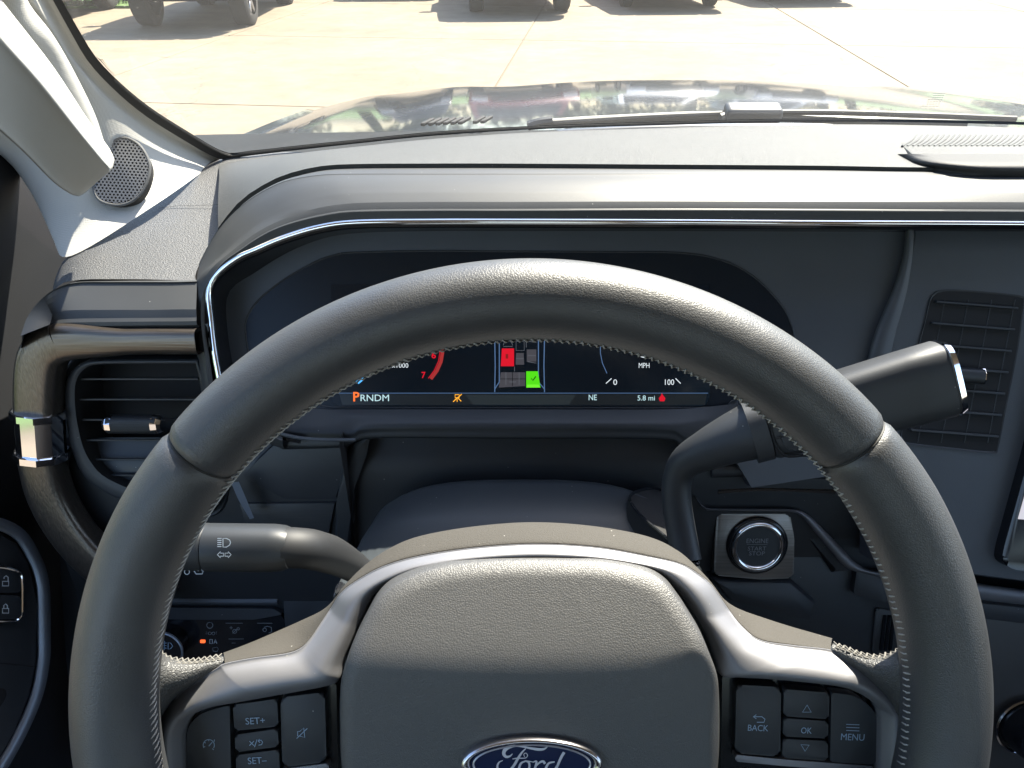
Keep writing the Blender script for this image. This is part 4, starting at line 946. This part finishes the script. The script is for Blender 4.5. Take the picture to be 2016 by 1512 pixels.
label_on('START', SP, 1490, 1080, 8, M_dim, cap, 'lettering', .0022, 0, 36)
label_on('STOP', SP, 1490, 1089.5, 8, M_dim, cap, 'lettering', .0022, 0, 31)
icon_on([[(1470, 1072), (1511, 1072)]], SP, .8, M_dim, cap, 'divider', .0024)
# ------------------------------------------------------------------ headlight controls
hc = thing('headlight_control', 'black headlight switch panel with round knob and orange indicator below the stalk', 'light switch', HL(430, 1300, -.01))
pl('panel', [(250, 1195), (530, 1198), (556, 1212), (566, 1240), (560, 1380), (250, 1380)], HL, -.012, .02, M_gloss, .003, hc, rad=.005)
pl('panel_brow', [(250, 1196), (540, 1199), (556, 1210), (500, 1220), (360, 1220), (250, 1216)], HL, -.010, .006, M_blk2, .002, hc, rad=.002)
kc = HL(335, 1262, -.011)
def kring(r, h): return [kc + HL.n * h + (HL.ex * math.cos(2 * math.pi * i / 40) + HL.ey * math.sin(2 * math.pi * i / 40)) * r for i in range(41)]
kb = mk('knob', plate_geo(kring(.0165, .016)[:-1], HL.n, .016, .0012, 3), M_gloss, hc)
mk('knob_ring', tube(kring(.0168, .0145), .0014, 8, HL.n), M_steel, hc)
icon_on([[(328, 1266), (322, 1266)], [(328, 1271), (322, 1271)], [(328, 1276), (322, 1276)], [(331, 1265), (331, 1278), (336, 1277), (340, 1272), (336, 1266), (331, 1265)], [(324, 1262), (323, 1280)]], HL, 1.3, M_blue, kb, 'fog_symbol', .0056)
scr2 = mk('indicator_lamp', plate_geo(roundpoly(HL.many([(394, 1260), (404, 1260), (404, 1266), (394, 1266)], -.0115), .0008), HL.n, .001), emi('lit indicator', (1, .12, .03), .45), hc)
ic_h = -.0116
icon_on([circ(413, 1231, 6, 14)], HL, 1.4, M_dim, hc, 'off_symbol', ic_h)
icon_on([circ(413, 1247, 3, 8), circ(420, 1247, 3, 8), [(406, 1244), (408, 1245)], [(405, 1248), (408, 1248)], [(427, 1244), (425, 1245)], [(427, 1248), (425, 1248)]], HL, 1.1, M_dim, hc, 'parking_light_symbol', ic_h)
icon_on([[(413, 1259), (418, 1259), (418, 1267), (413, 1267), (413, 1259)], [(421, 1267), (424, 1259), (427, 1267)], [(422, 1264), (426, 1264)]], HL, 1.3, M_white, hc, 'auto_symbol', ic_h)
icon_on([[(418, 1276), (427, 1274), (430, 1278), (427, 1283), (420, 1282), (418, 1276)]], HL, 1.1, M_dim, hc, 'low_beam_symbol', ic_h)
icon_on([[(452, 1236), (458, 1236)], [(455, 1233), (455, 1239)], circ(462, 1243, 4, 10), circ(469, 1238, 2.5, 8), [(458, 1247), (466, 1239)]], HL, 1.2, M_dim, hc, 'dimmer_symbol', ic_h)
icon_on([[(520, 1235), (526, 1233), (534, 1235), (535, 1244), (529, 1246)], circ(521, 1240, 3.5, 10)], HL, 1.3, M_dim, hc, 'bed_light_symbol', ic_h)
icon_on([[(444, 1227), (478, 1227)], [(506, 1227), (536, 1227)], [(450, 1258), (480, 1258)], [(456, 1266), (464, 1266)]], HL, 1.0, M_dim, hc, 'button_edges', ic_h)
# ------------------------------------------------------------------ steering column shroud
def wl(u, v, h): return WC + WEX * u + WEY * v + WN * h
sc_t = thing('steering_column', 'dark domed steering column shroud behind the wheel hub', 'steering column', wl(0, -.05, -.22))
secs = []
def shroud(h, hw, ru, rd, pw=2.9, dv=0):
    P = []
    for i in range(48):
        q = 2 * math.pi * i / 48; c, s = math.cos(q), math.sin(q)
        c = math.copysign(abs(c) ** (2 / pw), c); s = math.copysign(abs(s) ** (2 / pw), s)
        P.append(wl(hw * c, (ru if s > 0 else rd) * s + dv, h))
    return P
S = [shroud(h, hw, ru, .09) for h, hw, ru in ((-.055, .095, -.004), (-.07, .105, -.001), (-.10, .112, .002), (-.15, .119, -.012), (-.20, .122, .000), (-.235, .121, .0230), (-.255, .116, .0435), (-.268, .111, .044), (-.278, .104, .040), (-.283, .092, .030))]
V = [p for s in S for p in s]; Fc = [(r * 48 + i, r * 48 + (i + 1) % 48, (r + 1) * 48 + (i + 1) % 48, (r + 1) * 48 + i) for r in range(len(S) - 1) for i in range(48)]
Fc.append(tuple(range(47, -1, -1)))
mk('shroud', (V, Fc), mat('slate column plastic', (.030, .036, .042), .42, bump=('noise', 1800, .1, .0003), dust=.12), sc_t, 60)
mk('shaft', tube([wl(0, -.02, -.2), wl(0, -.02, -.45)], .02, 14), M_hole, sc_t)
mk('key_bezel', tube([wl(-.118, -.012, -.155 - .012 * math.cos(a)) + WEY * .012 * math.sin(a) for a in [2 * math.pi * i / 20 for i in range(21)]], .002, 6), M_gloss, sc_t)
# boot around the shift lever
bt = [(1240, 985), (1246, 972), (1266, 964), (1292, 962), (1312, 975), (1330, 1020), (1362, 1085), (1374, 1112), (1350, 1090), (1300, 1048), (1262, 1015)]
BT = Plane(wl(.10, .030, -.20), (WEY + WEX * .35 + WN * .25).normalized())
mk('lever_boot', plate_geo(smooth_closed(BT.many(bt, -.012), 4), BT.n, .02, .003, 2), M_hole, sc_t)
mk('lever_boot_rim', tube(smooth_closed(BT.many(bt, -.0116), 4), .0012, 6, BT.n), M_gloss, sc_t)
# ------------------------------------------------------------------ turn signal stalk
tk = thing('turn_signal_stalk', 'black turn signal stalk with white beam symbols left of the column', 'control stalk', wl(-.10, 0, -.085))
TS = Plane(wl(-.14, .0, -.075), (WN + WEY * .15).normalized())
pts = [(730, 1140, -.085), (690, 1112, -.055), (650, 1092, -.028), (610, 1081, -.008), (570, 1078, 0), (520, 1078, 0), (420, 1077, 0)]
c0 = [TS(*q) for q in pts]
def trd(t): return .0135 if t < .2 else .0135 + .0055 * min(1, max(0, (t - .40) / .15))
mk('neck', tube(resample(c0, 30)[:23], lambda t: .0080 + .0028 * min(1, t * 1.6), 18, WEY), mat('matt stalk neck', (.013, .014, .016), .6), tk)
a, b, c = TS(578, 1079), TS(411, 1077), TS(250, 1072)
mk('barrel', tube([a, a.lerp(b, .04), a.lerp(b, .12), a.lerp(b, .25), b], lambda t: (.0124 * (0.62, .84, .95, 1, 1)[round(t * 4)], .0124 * (0.62, .84, .95, 1, 1)[round(t * 4)]), 28, WEY, power=2.4), M_blk, tk, 30)
mk('twist_end', tube([b + (c - b) * .012, b.lerp(c, .05), b.lerp(c, .9), c], lambda t: .0120 + .0005 * math.sin(t * 3), 28, WEY, power=2.4), M_blk, tk, 30)
TSF = Plane(TS.p + TS.n * .0126, TS.n)
icon_on([[(439, 1060), (446, 1060), (452, 1063), (454, 1068), (452, 1073), (446, 1077), (439, 1077), (439, 1060)]] + [[(428, 1060 + k * 4), (436, 1060 + k * 4)] for k in range(5)], TSF, 1.7, M_white, tk, 'high_beam_symbol', .0006)
icon_on([[(428, 1092), (434, 1086), (434, 1089), (440, 1089), (440, 1095), (434, 1095), (434, 1098), (428, 1092)], [(455, 1092), (449, 1086), (449, 1089), (443, 1089), (443, 1095), (449, 1095), (449, 1098), (455, 1092)]], TSF, 1.5, M_white, tk, 'turn_arrows', .0006)
# lower print on the underside
icon_on([[(382, 1124), (386, 1130), (398, 1130), (400, 1124), (396, 1121)], [(386, 1121), (390, 1124), (394, 1120)]], TSF, 1.6, M_white, tk, 'washer_symbol', -.006)
icon_on([circ(368, 1126, 5, 10)], TSF, 1.5, M_white, tk, 'wiper_symbol', -.006)
# ------------------------------------------------------------------ gear shift lever
gl = thing('gear_shift_lever', 'dark column shift lever with chrome-capped grip right of the wheel', 'shift lever', wl(.10, .03, -.12))
def gp(px, py, d): r = ray(px, py); return r * d
st = [(1352, 1105, .50), (1340, 1040, .505), (1332, 985, .506), (1334, 940, .504), (1352, 908, .499), (1395, 884, .491), (1440, 864, .485), (1490, 845, .48)]
mk('stem', tube([gp(*q) for q in st], lambda t: .0100 + .0095 * max(0, (t - .5) / .5) ** 1.1, 18, (0, -1, .4), 40), M_blk2, gl, 60)
A, B_ = gp(1478, 848, .481), gp(1868, 742, .455)
mk('grip_collar', tube([A - (B_ - A) * .012, A + (B_ - A) * .0, A + (B_ - A) * .075], lambda t: (.0195, .0208), 24, (0, -1, .4), power=2.6), M_blk2, gl, 40)
grip = mk('grip', tube([A + (B_ - A) * f for f in (.08, .10, .3, .55, .8, .97, .985)], lambda t: ((.0165, .0175, .0172, .0168, .0165, .016, .0155)[round(t * 6)], (.0195, .0205, .0212, .0224, .0234, .0238, .0228)[round(t * 6)]), 36, (0, -1, .4), power=3.4), M_blk2, gl, 40)
mk('end_cap', tube([A + (B_ - A) * f for f in (.986, .992, 1.020, 1.026)], lambda t: ((.0155, .0165, .0150, .011)[round(t * 3)], (.0228, .0238, .0222, .0185)[round(t * 3)]), 36, (0, -1, .4), power=3.4), M_chrome, gl, 30)
ax_ = (B_ - A).normalized(); gn = (Vector((0, -1, .4)) - ax_ * Vector((0, -1, .4)).dot(ax_)).normalized()
GP = Plane((A + B_) / 2 + gn * .0180, gn)
bo = [(1536, 812), (1520, 828), (1524, 862), (1544, 894), (1600, 888), (1640, 872), (1620, 800)]
pb_ = mk('button_outline', tube(smooth_closed(GP.many([(1528, 816), (1518, 836), (1524, 868), (1544, 896), (1580, 896), (1640, 886), (1650, 800), (1580, 800)], .0), 3), .0010, 6, gn), M_hole, gl)
mk('thumb_button', plate_geo(roundpoly(GP.many([(1534, 826), (1600, 806), (1640, 870), (1590, 884), (1552, 888), (1540, 870)], .0012), .003), gn, .004, .001), M_blk2, gl)
icon_on([[(1528, 864), (1560, 856), (1566, 850), (1580, 850)]], GP, 2.2, M_hole, gl, 'button_split', .0016)
icon_on([[(1575, 877), (1584, 873)]], GP, 3, M_white, gl, 'minus_mark', .0018)
# ------------------------------------------------------------------ steering wheel
sw_ = thing('steering_wheel', 'black leather steering wheel with silver spokes and oval blue emblem', 'steering wheel', wl(0, 0, -.05))
def rim_pt(ph, q, a=Wr, b=.0172, extra=0):
    """ph from the top, clockwise as the driver sees it; q round the tube, 0 = outward, 90 = to the driver"""
    dr = WEX * math.sin(ph) + WEY * math.cos(ph)
    return WC + dr * (WR + (a + extra) * math.cos(q)) + WN * (b + extra) * math.sin(q)
def ang_of(px, py):
    p = W(px, py) - WC; return math.atan2(p.dot(WEX), p.dot(WEY))
aL, aR = ang_of(404, 898), ang_of(1682, 866)
def rim_seg(a0, a1, n=90, fat=0.0):
    V, Fc = [], []; sg = 32; ds = [0, .0015, .004] ; L = abs(a1 - a0) * WR
    ts = [0, .001 / L, .003 / L, .007 / L] + [i / n for i in range(2, n - 1)] + [1 - .007 / L, 1 - .003 / L, 1 - .001 / L, 1]
    for i, t in enumerate(ts):
        ed = min(t, 1 - t) * L; drop = -.0016 * max(0, 1 - ed / .004) ** 2
        for k in range(sg): V.append(rim_pt(a0 + (a1 - a0) * t, 2 * math.pi * k / sg, extra=drop + fat * min(1, ed / .03)))
    m = len(ts)
    for i in range(m - 1):
        for k in range(sg): Fc.append((i * sg + k, i * sg + (k + 1) % sg, (i + 1) * sg + (k + 1) % sg, (i + 1) * sg + k))
    Fc += [tuple(range(sg)), tuple(range((m - 1) * sg, m * sg))]
    return V, Fc
mk('upper_grip', rim_seg(aL + .002, aR - .002, 120), M_leath, sw_, 60)
mk('side_grip', rim_seg(aR + .002, math.pi - .3, 80, .0006), M_leath, sw_, 60)
mk('side_grip', rim_seg(aL - .002, -math.pi + .3, 80, .0006), M_leath, sw_, 60)
mk('lower_grip', rim_seg(math.pi - .296, math.pi + .296, 40), M_leath, sw_, 60)
mk('grip_seam', rim_seg(aL - .004, aL + .004, 6, -.0012), M_rubber, sw_)
mk('grip_seam', rim_seg(aR - .004, aR + .004, 6, -.0012), M_rubber, sw_)
# stitching along the inner edge
gs = []
N_ = 250; q0 = R(174)
for i in range(N_):
    ph = -2.25 + 4.5 * i / N_; dp = 4.5 / N_; jt = random.uniform(-.05, .05)
    gs.append(tube([rim_pt(ph, q0 - .13 + jt, extra=.0001), rim_pt(ph + dp * .35, q0 + .02, extra=.0008), rim_pt(ph + dp * .75, q0 + .22 + jt, extra=.0003)], .00042, 5, WN))
    gs.append(tube([rim_pt(ph + dp * .75, q0 + .22 + jt, extra=.0003), rim_pt(ph + dp, q0 - .10, extra=.0003)], .0003, 4, WN))
mk('rim_stitching', join(*gs), mat('dull thread', (.32, .31, .29), .8), sw_, 180, kind='stuff')
# spokes in leather
def WP(L): return [W(a, b, h) for a, b, h in L]
spL = [[(285, 1180, -.022), (302, 1234, -.028), (322, 1288, -.034), (374, 1304, -.038), (437, 1295, -.040)],
       [(276, 1178, -.004), (300, 1232, -.012), (320, 1284, -.019), (372, 1300, -.023), (437, 1290, -.030)],
       [(258, 1195, .008), (290, 1256, -.002), (318, 1300, -.011), (370, 1312, -.016), (438, 1304, -.025)],
       [(236, 1240, .013), (272, 1300, .004), (305, 1335, -.006), (355, 1345, -.012), (400, 1336, -.022)],
       [(226, 1310, .014), (258, 1355, .006), (290, 1380, -.004), (322, 1388, -.011), (342, 1380, -.025)],
       [(224, 1400, .014), (250, 1425, .006), (275, 1440, -.003), (297, 1448, -.010), (314, 1440, -.025)],
       [(228, 1520, .014), (252, 1530, .006), (276, 1535, -.003), (297, 1540, -.010), (316, 1540, -.025)],
       [(240, 1640, .013), (262, 1650, .006), (286, 1655, -.003), (305, 1660, -.010), (324, 1660, -.025)]]
def mirror(L): return [[(2086 - a, b - 0, h) for a, b, h in r] for r in L]
mk('spoke_leather', skin([WP(r) for r in spL], 26, 4), M_spoke, sw_, 180)
spR = mirror(spL)
spR[0][-1] = (1640, 1283, -.040); spR[1][-1] = (1640, 1278, -.030); spR[2][-1] = (1642, 1292, -.025)
spR = [[(a, b - (12 if i < 4 else 0) * (k / 4), h) for k, (a, b, h) in enumerate(r)] for i, r in enumerate(spR)]
mk('spoke_leather', skin([WP(r) for r in spR], 26, 4), M_spoke, sw_, 180)
gs = []
for r in (spL, spR):
    e1 = resample(WP(r[1]), 26); e2 = [p.lerp(q, .62) for p, q in zip(e1, resample(WP(r[2]), 26))]
    e1 = [p + WN * .0004 + WEY * .0010 for p in e1]; e2 = [p + WN * .0014 + WEY * .0008 for p in e2]
    for i in range(0, 25):
        j = min(25, i + 1)
        jt = Vector((random.uniform(-1, 1), random.uniform(-1, 1), random.uniform(-1, 1))) * .0003
        gs.append(tube([e1[i] + jt, e1[i].lerp(e2[j], .5) + WN * .0006, e2[j] + jt], .00042, 5, WN)); gs.append(tube([e2[i].lerp(e2[j], .3), e2[j] + jt], .00036, 5, WN))
        gs.append(tube([e1[j] + jt * .5, e1[i].lerp(e2[i], .8)], .0003, 5, WN))
mk('spoke_stitching', join(*gs), M_stitch, sw_, 180, kind='stuff')
# hub carrier behind everything
mk('hub_carrier', plate_geo(smooth_closed([W(a, b, -.040) for a, b in ((1043, 1082), (1250, 1108), (1370, 1180), (1440, 1262), (1600, 1290), (1740, 1360), (1770, 1480), (1740, 1700), (1400, 1780), (1043, 1800), (690, 1780), (350, 1700), (320, 1480), (345, 1370), (480, 1310), (640, 1265), (720, 1180), (840, 1108))], 4), WN, .03, .002), M_blk, sw_)
# silver bezel
so_ = [(311, 1640), (309, 1520), (309, 1440), (316, 1412), (330, 1392), (359, 1360), (395, 1335), (427, 1315), (443, 1306), (498, 1295), (560, 1287), (590, 1277), (610, 1258), (630, 1229), (652, 1196), (671, 1167), (702, 1143), (754, 1115), (824, 1095), (928, 1079), (1049, 1071), (1171, 1077), (1275, 1095), (1340, 1110), (1375, 1130), (1403, 1154), (1434, 1199), (1462, 1234), (1497, 1260), (1559, 1270), (1635, 1279), (1674, 1294), (1715, 1320), (1760, 1359), (1781, 1390), (1788, 1425), (1784, 1520), (1780, 1640)]
si_ = [(358, 1640), (358, 1520), (358, 1460), (363, 1434), (382, 1408), (417, 1394), (469, 1385), (520, 1376), (560, 1369), (600, 1362), (640, 1354), (664, 1344), (672, 1310), (690, 1268), (712, 1220), (740, 1168), (789, 1134), (860, 1112), (930, 1103), (980, 1100), (1049, 1098), (1130, 1099), (1190, 1101), (1275, 1120), (1318, 1150), (1346, 1182), (1362, 1206), (1386, 1244), (1404, 1286), (1420, 1332), (1450, 1336), (1524, 1340), (1646, 1352), (1691, 1366), (1722, 1387), (1734, 1412), (1733, 1520), (1733, 1640)]
nb = 190
SO = resample([W(a, b, -.013) for a, b in so_], nb); SI = resample([W(a, b, -.014) for a, b in si_], nb)
# pair by anchor points so that the band stays even
def paired(A, B, hA, hB, n=8):
    LA, LB = [], []
    a = [W(x, y, hA) for x, y in A]; b = [W(x, y, hB) for x, y in B]; m = len(a) - 1
    for i in range(m * n + 1): LA.append(cat(a, i / (m * n))); LB.append(cat(b, i / (m * n)))
    return LA, LB
SO, SI = paired(so_, si_, -.0225, -.0205)
def sink(p, d, y0, y1): q = proj(p); return WN.dot(p - WC) - d * min(1, max(0, (y0 - q[1]) / (y0 - y1))), q
def sunk(L, d, y0, y1):
    out = []
    for p in L: h, q = sink(p, d, y0, y1); out.append(W(q[0], q[1], h))
    return out
SO = sunk(SO, .0150, 1310, 1200); SI = sunk(SI, .0155, 1335, 1110)
lerp = lambda f, h: [a.lerp(b, f) + WN * h for a, b in zip(SO, SI)]
mk('silver_bezel', skin([[p * 1.03 for p in SO], SO, lerp(.05, .0012), lerp(.22, .0042), lerp(.48, .0062), lerp(.72, .0050), lerp(.92, .0010), [p - WN * .002 for p in SI], [p - WN * .010 for p in SI]], len(SO), 3, res=False), M_silver, sw_, 70)
# soft trim above the bezel
bo_ = [(439, 1287), (498, 1263), (594, 1221), (649, 1193), (685, 1154), (719, 1115), (765, 1081), (824, 1056), (928, 1037), (1049, 1028), (1171, 1036), (1275, 1056), (1332, 1084), (1368, 1120), (1400, 1160), (1436, 1191), (1524, 1223), (1600, 1246), (1639, 1258)]
bi_ = so_[8:31]
BO = resample([W(a, b, -.060) for a, b in bo_], 170); BI = resample([W(a, b, -.0245) for a, b in bi_], 170)
BI = sunk(BI, .0150, 1310, 1200)
mk('soft_trim', skin([[p - WN * .008 - WEY * .004 for p in BO], BO, [a.lerp(b, .35) + WEY * .002 for a, b in zip(BO, BI)], [a.lerp(b, .8) + WEY * .0015 for a, b in zip(BO, BI)], BI, [p - WN * .004 - WEY * .002 for p in BI]], len(BO), 3, res=False), M_soft, sw_, 180)
# airbag cover, a shallow dome
ag = [(1043, 1100), (1120, 1101), (1190, 1104), (1270, 1122), (1312, 1146), (1342, 1183), (1361, 1212), (1385, 1252), (1403, 1294), (1416, 1330), (1420, 1370), (1421, 1440), (1418, 1510), (1405, 1600), (1370, 1690), (1290, 1740), (1043, 1755), (796, 1740), (716, 1690), (681, 1600), (668, 1510), (665, 1440), (665, 1375), (670, 1330), (690, 1272), (714, 1222), (744, 1172), (790, 1138), (860, 1114), (950, 1103)]
vc = (W(1043, 1318) - WC).dot(WEY); h0 = -.0045; rings = []
def pad_h(p, f):
    v = (p - WC).dot(WEY) - vc - .010 * ((p.x - WC.x) / .08) ** 2 * .35
    sl = math.tan(R(28)); soft = .0045
    drop = sl * (v + math.sqrt(v * v + soft * soft)) / 2            # flat below the crease, sloping away above it
    return h0 - drop - .0035 * max(0, (f - .90) / .10) ** 2.2 - .008 * max(0, (f - .988) / .012) ** 2
ac = W(1043, 1450, 0); AG = []
for a, b in ag:
    h = -.01
    for _ in range(30): h += (pad_h(W(a, b, h), .985) - h) * .5
    p = W(a, b, h); AG.append(p - WN * h)
AG = smooth_closed(AG, 4)
for f in (1.0, .997, .992, .985, .975, .96, .945, .93, .915, .9, .87, .84, .8, .76, .72, .68, .64, .6, .56, .52, .48, .44, .4, .36, .32, .28, .22, .15, .08):
    rings.append([ac + (p - ac) * f + WN * pad_h(ac + (p - ac) * f, f) for p in AG])
m = len(AG); V = [p for r in rings for p in r] + [ac + WN * h0]
Fc = [(r * m + i, r * m + (i + 1) % m, (r + 1) * m + (i + 1) % m, (r + 1) * m + i) for r in range(len(rings) - 1) for i in range(m)]
Fc += [((len(rings) - 1) * m + i, (len(rings) - 1) * m + (i + 1) % m, len(V) - 1) for i in range(m)]
mk('airbag_cover', (V, Fc), M_air, sw_, 180)
# button fields
def wpl(name, pts, h, th, mt, bev=.0012, rad=.0015, par=None):
    return mk(name, plate_geo(roundpoly(W.many(pts, h), rad, 4), WN, th, bev, 3), mt, par or sw_)
wpl('button_field', [(662, 1346), (560, 1366), (417, 1391), (380, 1406), (362, 1434), (356, 1470), (356, 1640), (668, 1640)], -.030, .01, M_gloss, 0)
wpl('button_field', [(1422, 1330), (1524, 1337), (1646, 1350), (1692, 1364), (1724, 1386), (1736, 1412), (1736, 1640), (1418, 1640)], -.030, .01, M_gloss, 0)
bh = -.0245; BP = Plane(WC + WN * bh, WN)
def btn(name, pts, rad=.0016): return wpl(name, pts, bh, .006, M_blk2, .0013, rad)
b1_ = btn('cruise_button', [(452, 1389), (420, 1396), (390, 1408), (372, 1428), (367, 1450), (366, 1640), (456, 1630)], [.001, .004, .004, .006, .003, .001, .001])
b2_ = btn('set_plus_button', [(458, 1388), (545, 1376), (548, 1430), (462, 1439)])
b3_ = btn('cancel_button', [(462, 1447), (546, 1435), (549, 1470), (464, 1481)])
b4_ = btn('set_minus_button', [(464, 1487), (549, 1476), (551, 1530), (466, 1540)])
b5_ = btn('mute_button', [(552, 1373), (639, 1363), (643, 1500), (556, 1511)], .003)
wpl('silver_strip', [(556, 1514), (646, 1503), (648, 1518), (558, 1530)], bh, .005, M_silver, .001, .001)
label_on('SET+', BP, 503, 1419, 13, M_blue, b2_, 'lettering', .0002, 0, 38, R(3))
label_on('SET–', BP, 507, 1497, 13, M_blue, b4_, 'lettering', .0002, 0, 37, R(3))
icon_on([[(491, 1459), (500, 1468)], [(500, 1459), (491, 1468)], [(501, 1471), (506, 1456)], [(509, 1459), (514, 1457), (517, 1461), (515, 1466), (509, 1467)], [(511, 1455), (508, 1459), (512, 1462)]], BP, 1.5, M_blue, b3_, 'cancel_resume_symbol')
icon_on([circ(411, 1467, 11, 18, 150, 390), [(411, 1469), (418, 1461)], [(402, 1461), (405, 1463)], [(411, 1456), (411, 1459)], [(401, 1470), (404, 1470)], [(422, 1456), (422, 1460)], [(418, 1474), (421, 1476)]], BP, 1.6, M_blue, b1_, 'speed_control_symbol')
icon_on([[(586, 1440), (590, 1440), (598, 1433), (600, 1452), (590, 1449), (586, 1449), (586, 1440)], [(584, 1454), (605, 1434)]], BP, 1.5, M_blue, b5_, 'mute_symbol')
r1 = btn('back_button', [(1450, 1348), (1538, 1353), (1536, 1490), (1447, 1483)], .003)
r2 = btn('up_button', [(1543, 1357), (1633, 1364), (1632, 1416), (1543, 1410)])
r3 = btn('ok_button', [(1543, 1414), (1631, 1420), (1630, 1454), (1542, 1450)])
r4 = btn('down_button', [(1542, 1455), (1630, 1459), (1630, 1498), (1540, 1492)])
r5 = btn('menu_button', [(1637, 1364), (1684, 1369), (1714, 1391), (1729, 1414), (1726, 1505), (1635, 1500)], [.001, .005, .006, .005, .002, .001])
wpl('silver_strip', [(1448, 1486), (1540, 1495), (1720, 1509), (1719, 1522), (1540, 1508), (1447, 1499)], bh + .0005, .005, M_silver, .001, .001)
label_on('BACK', BP, 1492, 1433, 12, M_blue, r1, 'lettering', .0002, 0, 40, R(-2))
icon_on([[(1484, 1411), (1500, 1411), (1506, 1416), (1504, 1422), (1490, 1422)], [(1489, 1407), (1483, 1411), (1489, 1415)]], BP, 1.6, M_blue, r1, 'return_arrow')
icon_on([[(1589, 1388), (1597, 1402), (1580, 1402), (1589, 1388)]], BP, 1.7, M_blue, r2, 'up_arrow')
label_on('OK', BP, 1587, 1438, 12, M_blue, r3, 'lettering', .0002, 0, 21, R(-2))
icon_on([[(1585, 1479), (1577, 1466), (1593, 1467), (1585, 1479)]], BP, 1.7, M_blue, r4, 'down_arrow')
label_on('MENU', BP, 1678, 1451, 13, M_blue, r5, 'lettering', .0002, 0, 46, R(-2))
icon_on([[(1666, 1426), (1692, 1427)], [(1666, 1432), (1692, 1433)], [(1666, 1438), (1692, 1439)]], BP, 1.4, M_blue, r5, 'menu_lines')
# emblem
EM = Plane(WC + WN * (-.0028), WN); ec = EM(1047, 1503)
ea = (EM(1187, 1503) - ec).length; eb = ea * .395
def ell(a, b, h, k=64): return [ec + EM.ex * a * math.cos(2 * math.pi * i / k) + EM.ey * b * math.sin(2 * math.pi * i / k) + WN * h for i in range(k)]
mk('emblem_ring', skin([r + r[:1] for r in (ell(ea, eb, -.003), ell(ea, eb, .0005), ell(ea * .975, eb * .955, .0020), ell(ea * .93, eb * .885, .0023), ell(ea * .885, eb * .825, .0012), ell(ea * .85, eb * .775, -.0004))], 65, 3, res=False), mat('satin chrome', (.62, .60, .64), .2, 1.0), sw_, 70)
emf = mk('emblem_field', plate_geo(ell(ea * .86, eb * .79, .0004), WN, .002), mat('deep blue enamel', (.008, .016, .060), .18, coat=.5), sw_)
eL = ell(ea * .82, eb * .73, .0008); mk('emblem_line', tube(eL + eL[:1], .0004, 6, WN), mat('pale enamel line', (.55, .55, .62), .3, .5), emf)
def E2(x, y): return EM(860 + x / 5.305, 1400 + y / 5.305, .0009)
M_script = mat('silver script', (.58, .58, .66), .3, .4)
sk = [([(1160, 368), (1120, 395), (1060, 400), (980, 388), (900, 372), (820, 362), (750, 378), (708, 410), (700, 450), (725, 478), (765, 470), (790, 445)], [8, 26, 30, 24, 20, 18, 22, 34, 40, 34, 24, 8]),
      ([(930, 390), (890, 430), (850, 490), (810, 560), (760, 620), (700, 650), (650, 630), (632, 580), (650, 535), (690, 515)], [10, 20, 26, 28, 26, 20, 22, 24, 18, 8]),
      ([(790, 500), (840, 492), (890, 492), (930, 488), (948, 462), (930, 438), (908, 452), (918, 480)], [10, 12, 12, 10, 8, 8, 8, 6]),
      ([(930, 520), (880, 545), (860, 600), (880, 645), (930, 640), (965, 590), (960, 535), (925, 520), (1000, 530)], [16, 22, 26, 20, 16, 22, 22, 14, 8]),
      ([(1000, 535), (1040, 525), (1030, 580), (1005, 650)], [10, 22, 26, 20]), ([(1025, 590), (1070, 540), (1110, 525), (1130, 550)], [8, 16, 24, 26]),
      ([(1230, 530), (1170, 545), (1140, 600), (1160, 645), (1215, 630), (1250, 570)], [14, 22, 26, 20, 16, 10]),
      ([(1330, 430), (1300, 480), (1265, 560), (1240, 630), (1260, 650), (1320, 620)], [30, 28, 26, 22, 14, 8])]
gs = []
for P, wd in sk:
    q = resample([E2(*p) for p in P], 40); wq = [wd[min(len(wd) - 1, int(i / 39 * (len(wd) - 1)))] * (1 - (i / 39 * (len(wd) - 1)) % 1) + wd[min(len(wd) - 1, int(i / 39 * (len(wd) - 1)) + 1)] * ((i / 39 * (len(wd) - 1)) % 1) for i in range(40)]
    gs.append(ribbon(q, WN, [w_ / 5.305 * q[0].dot(FW) / FPX for w_ in wq]))
mk('emblem_script', join(*gs), M_script, emf)
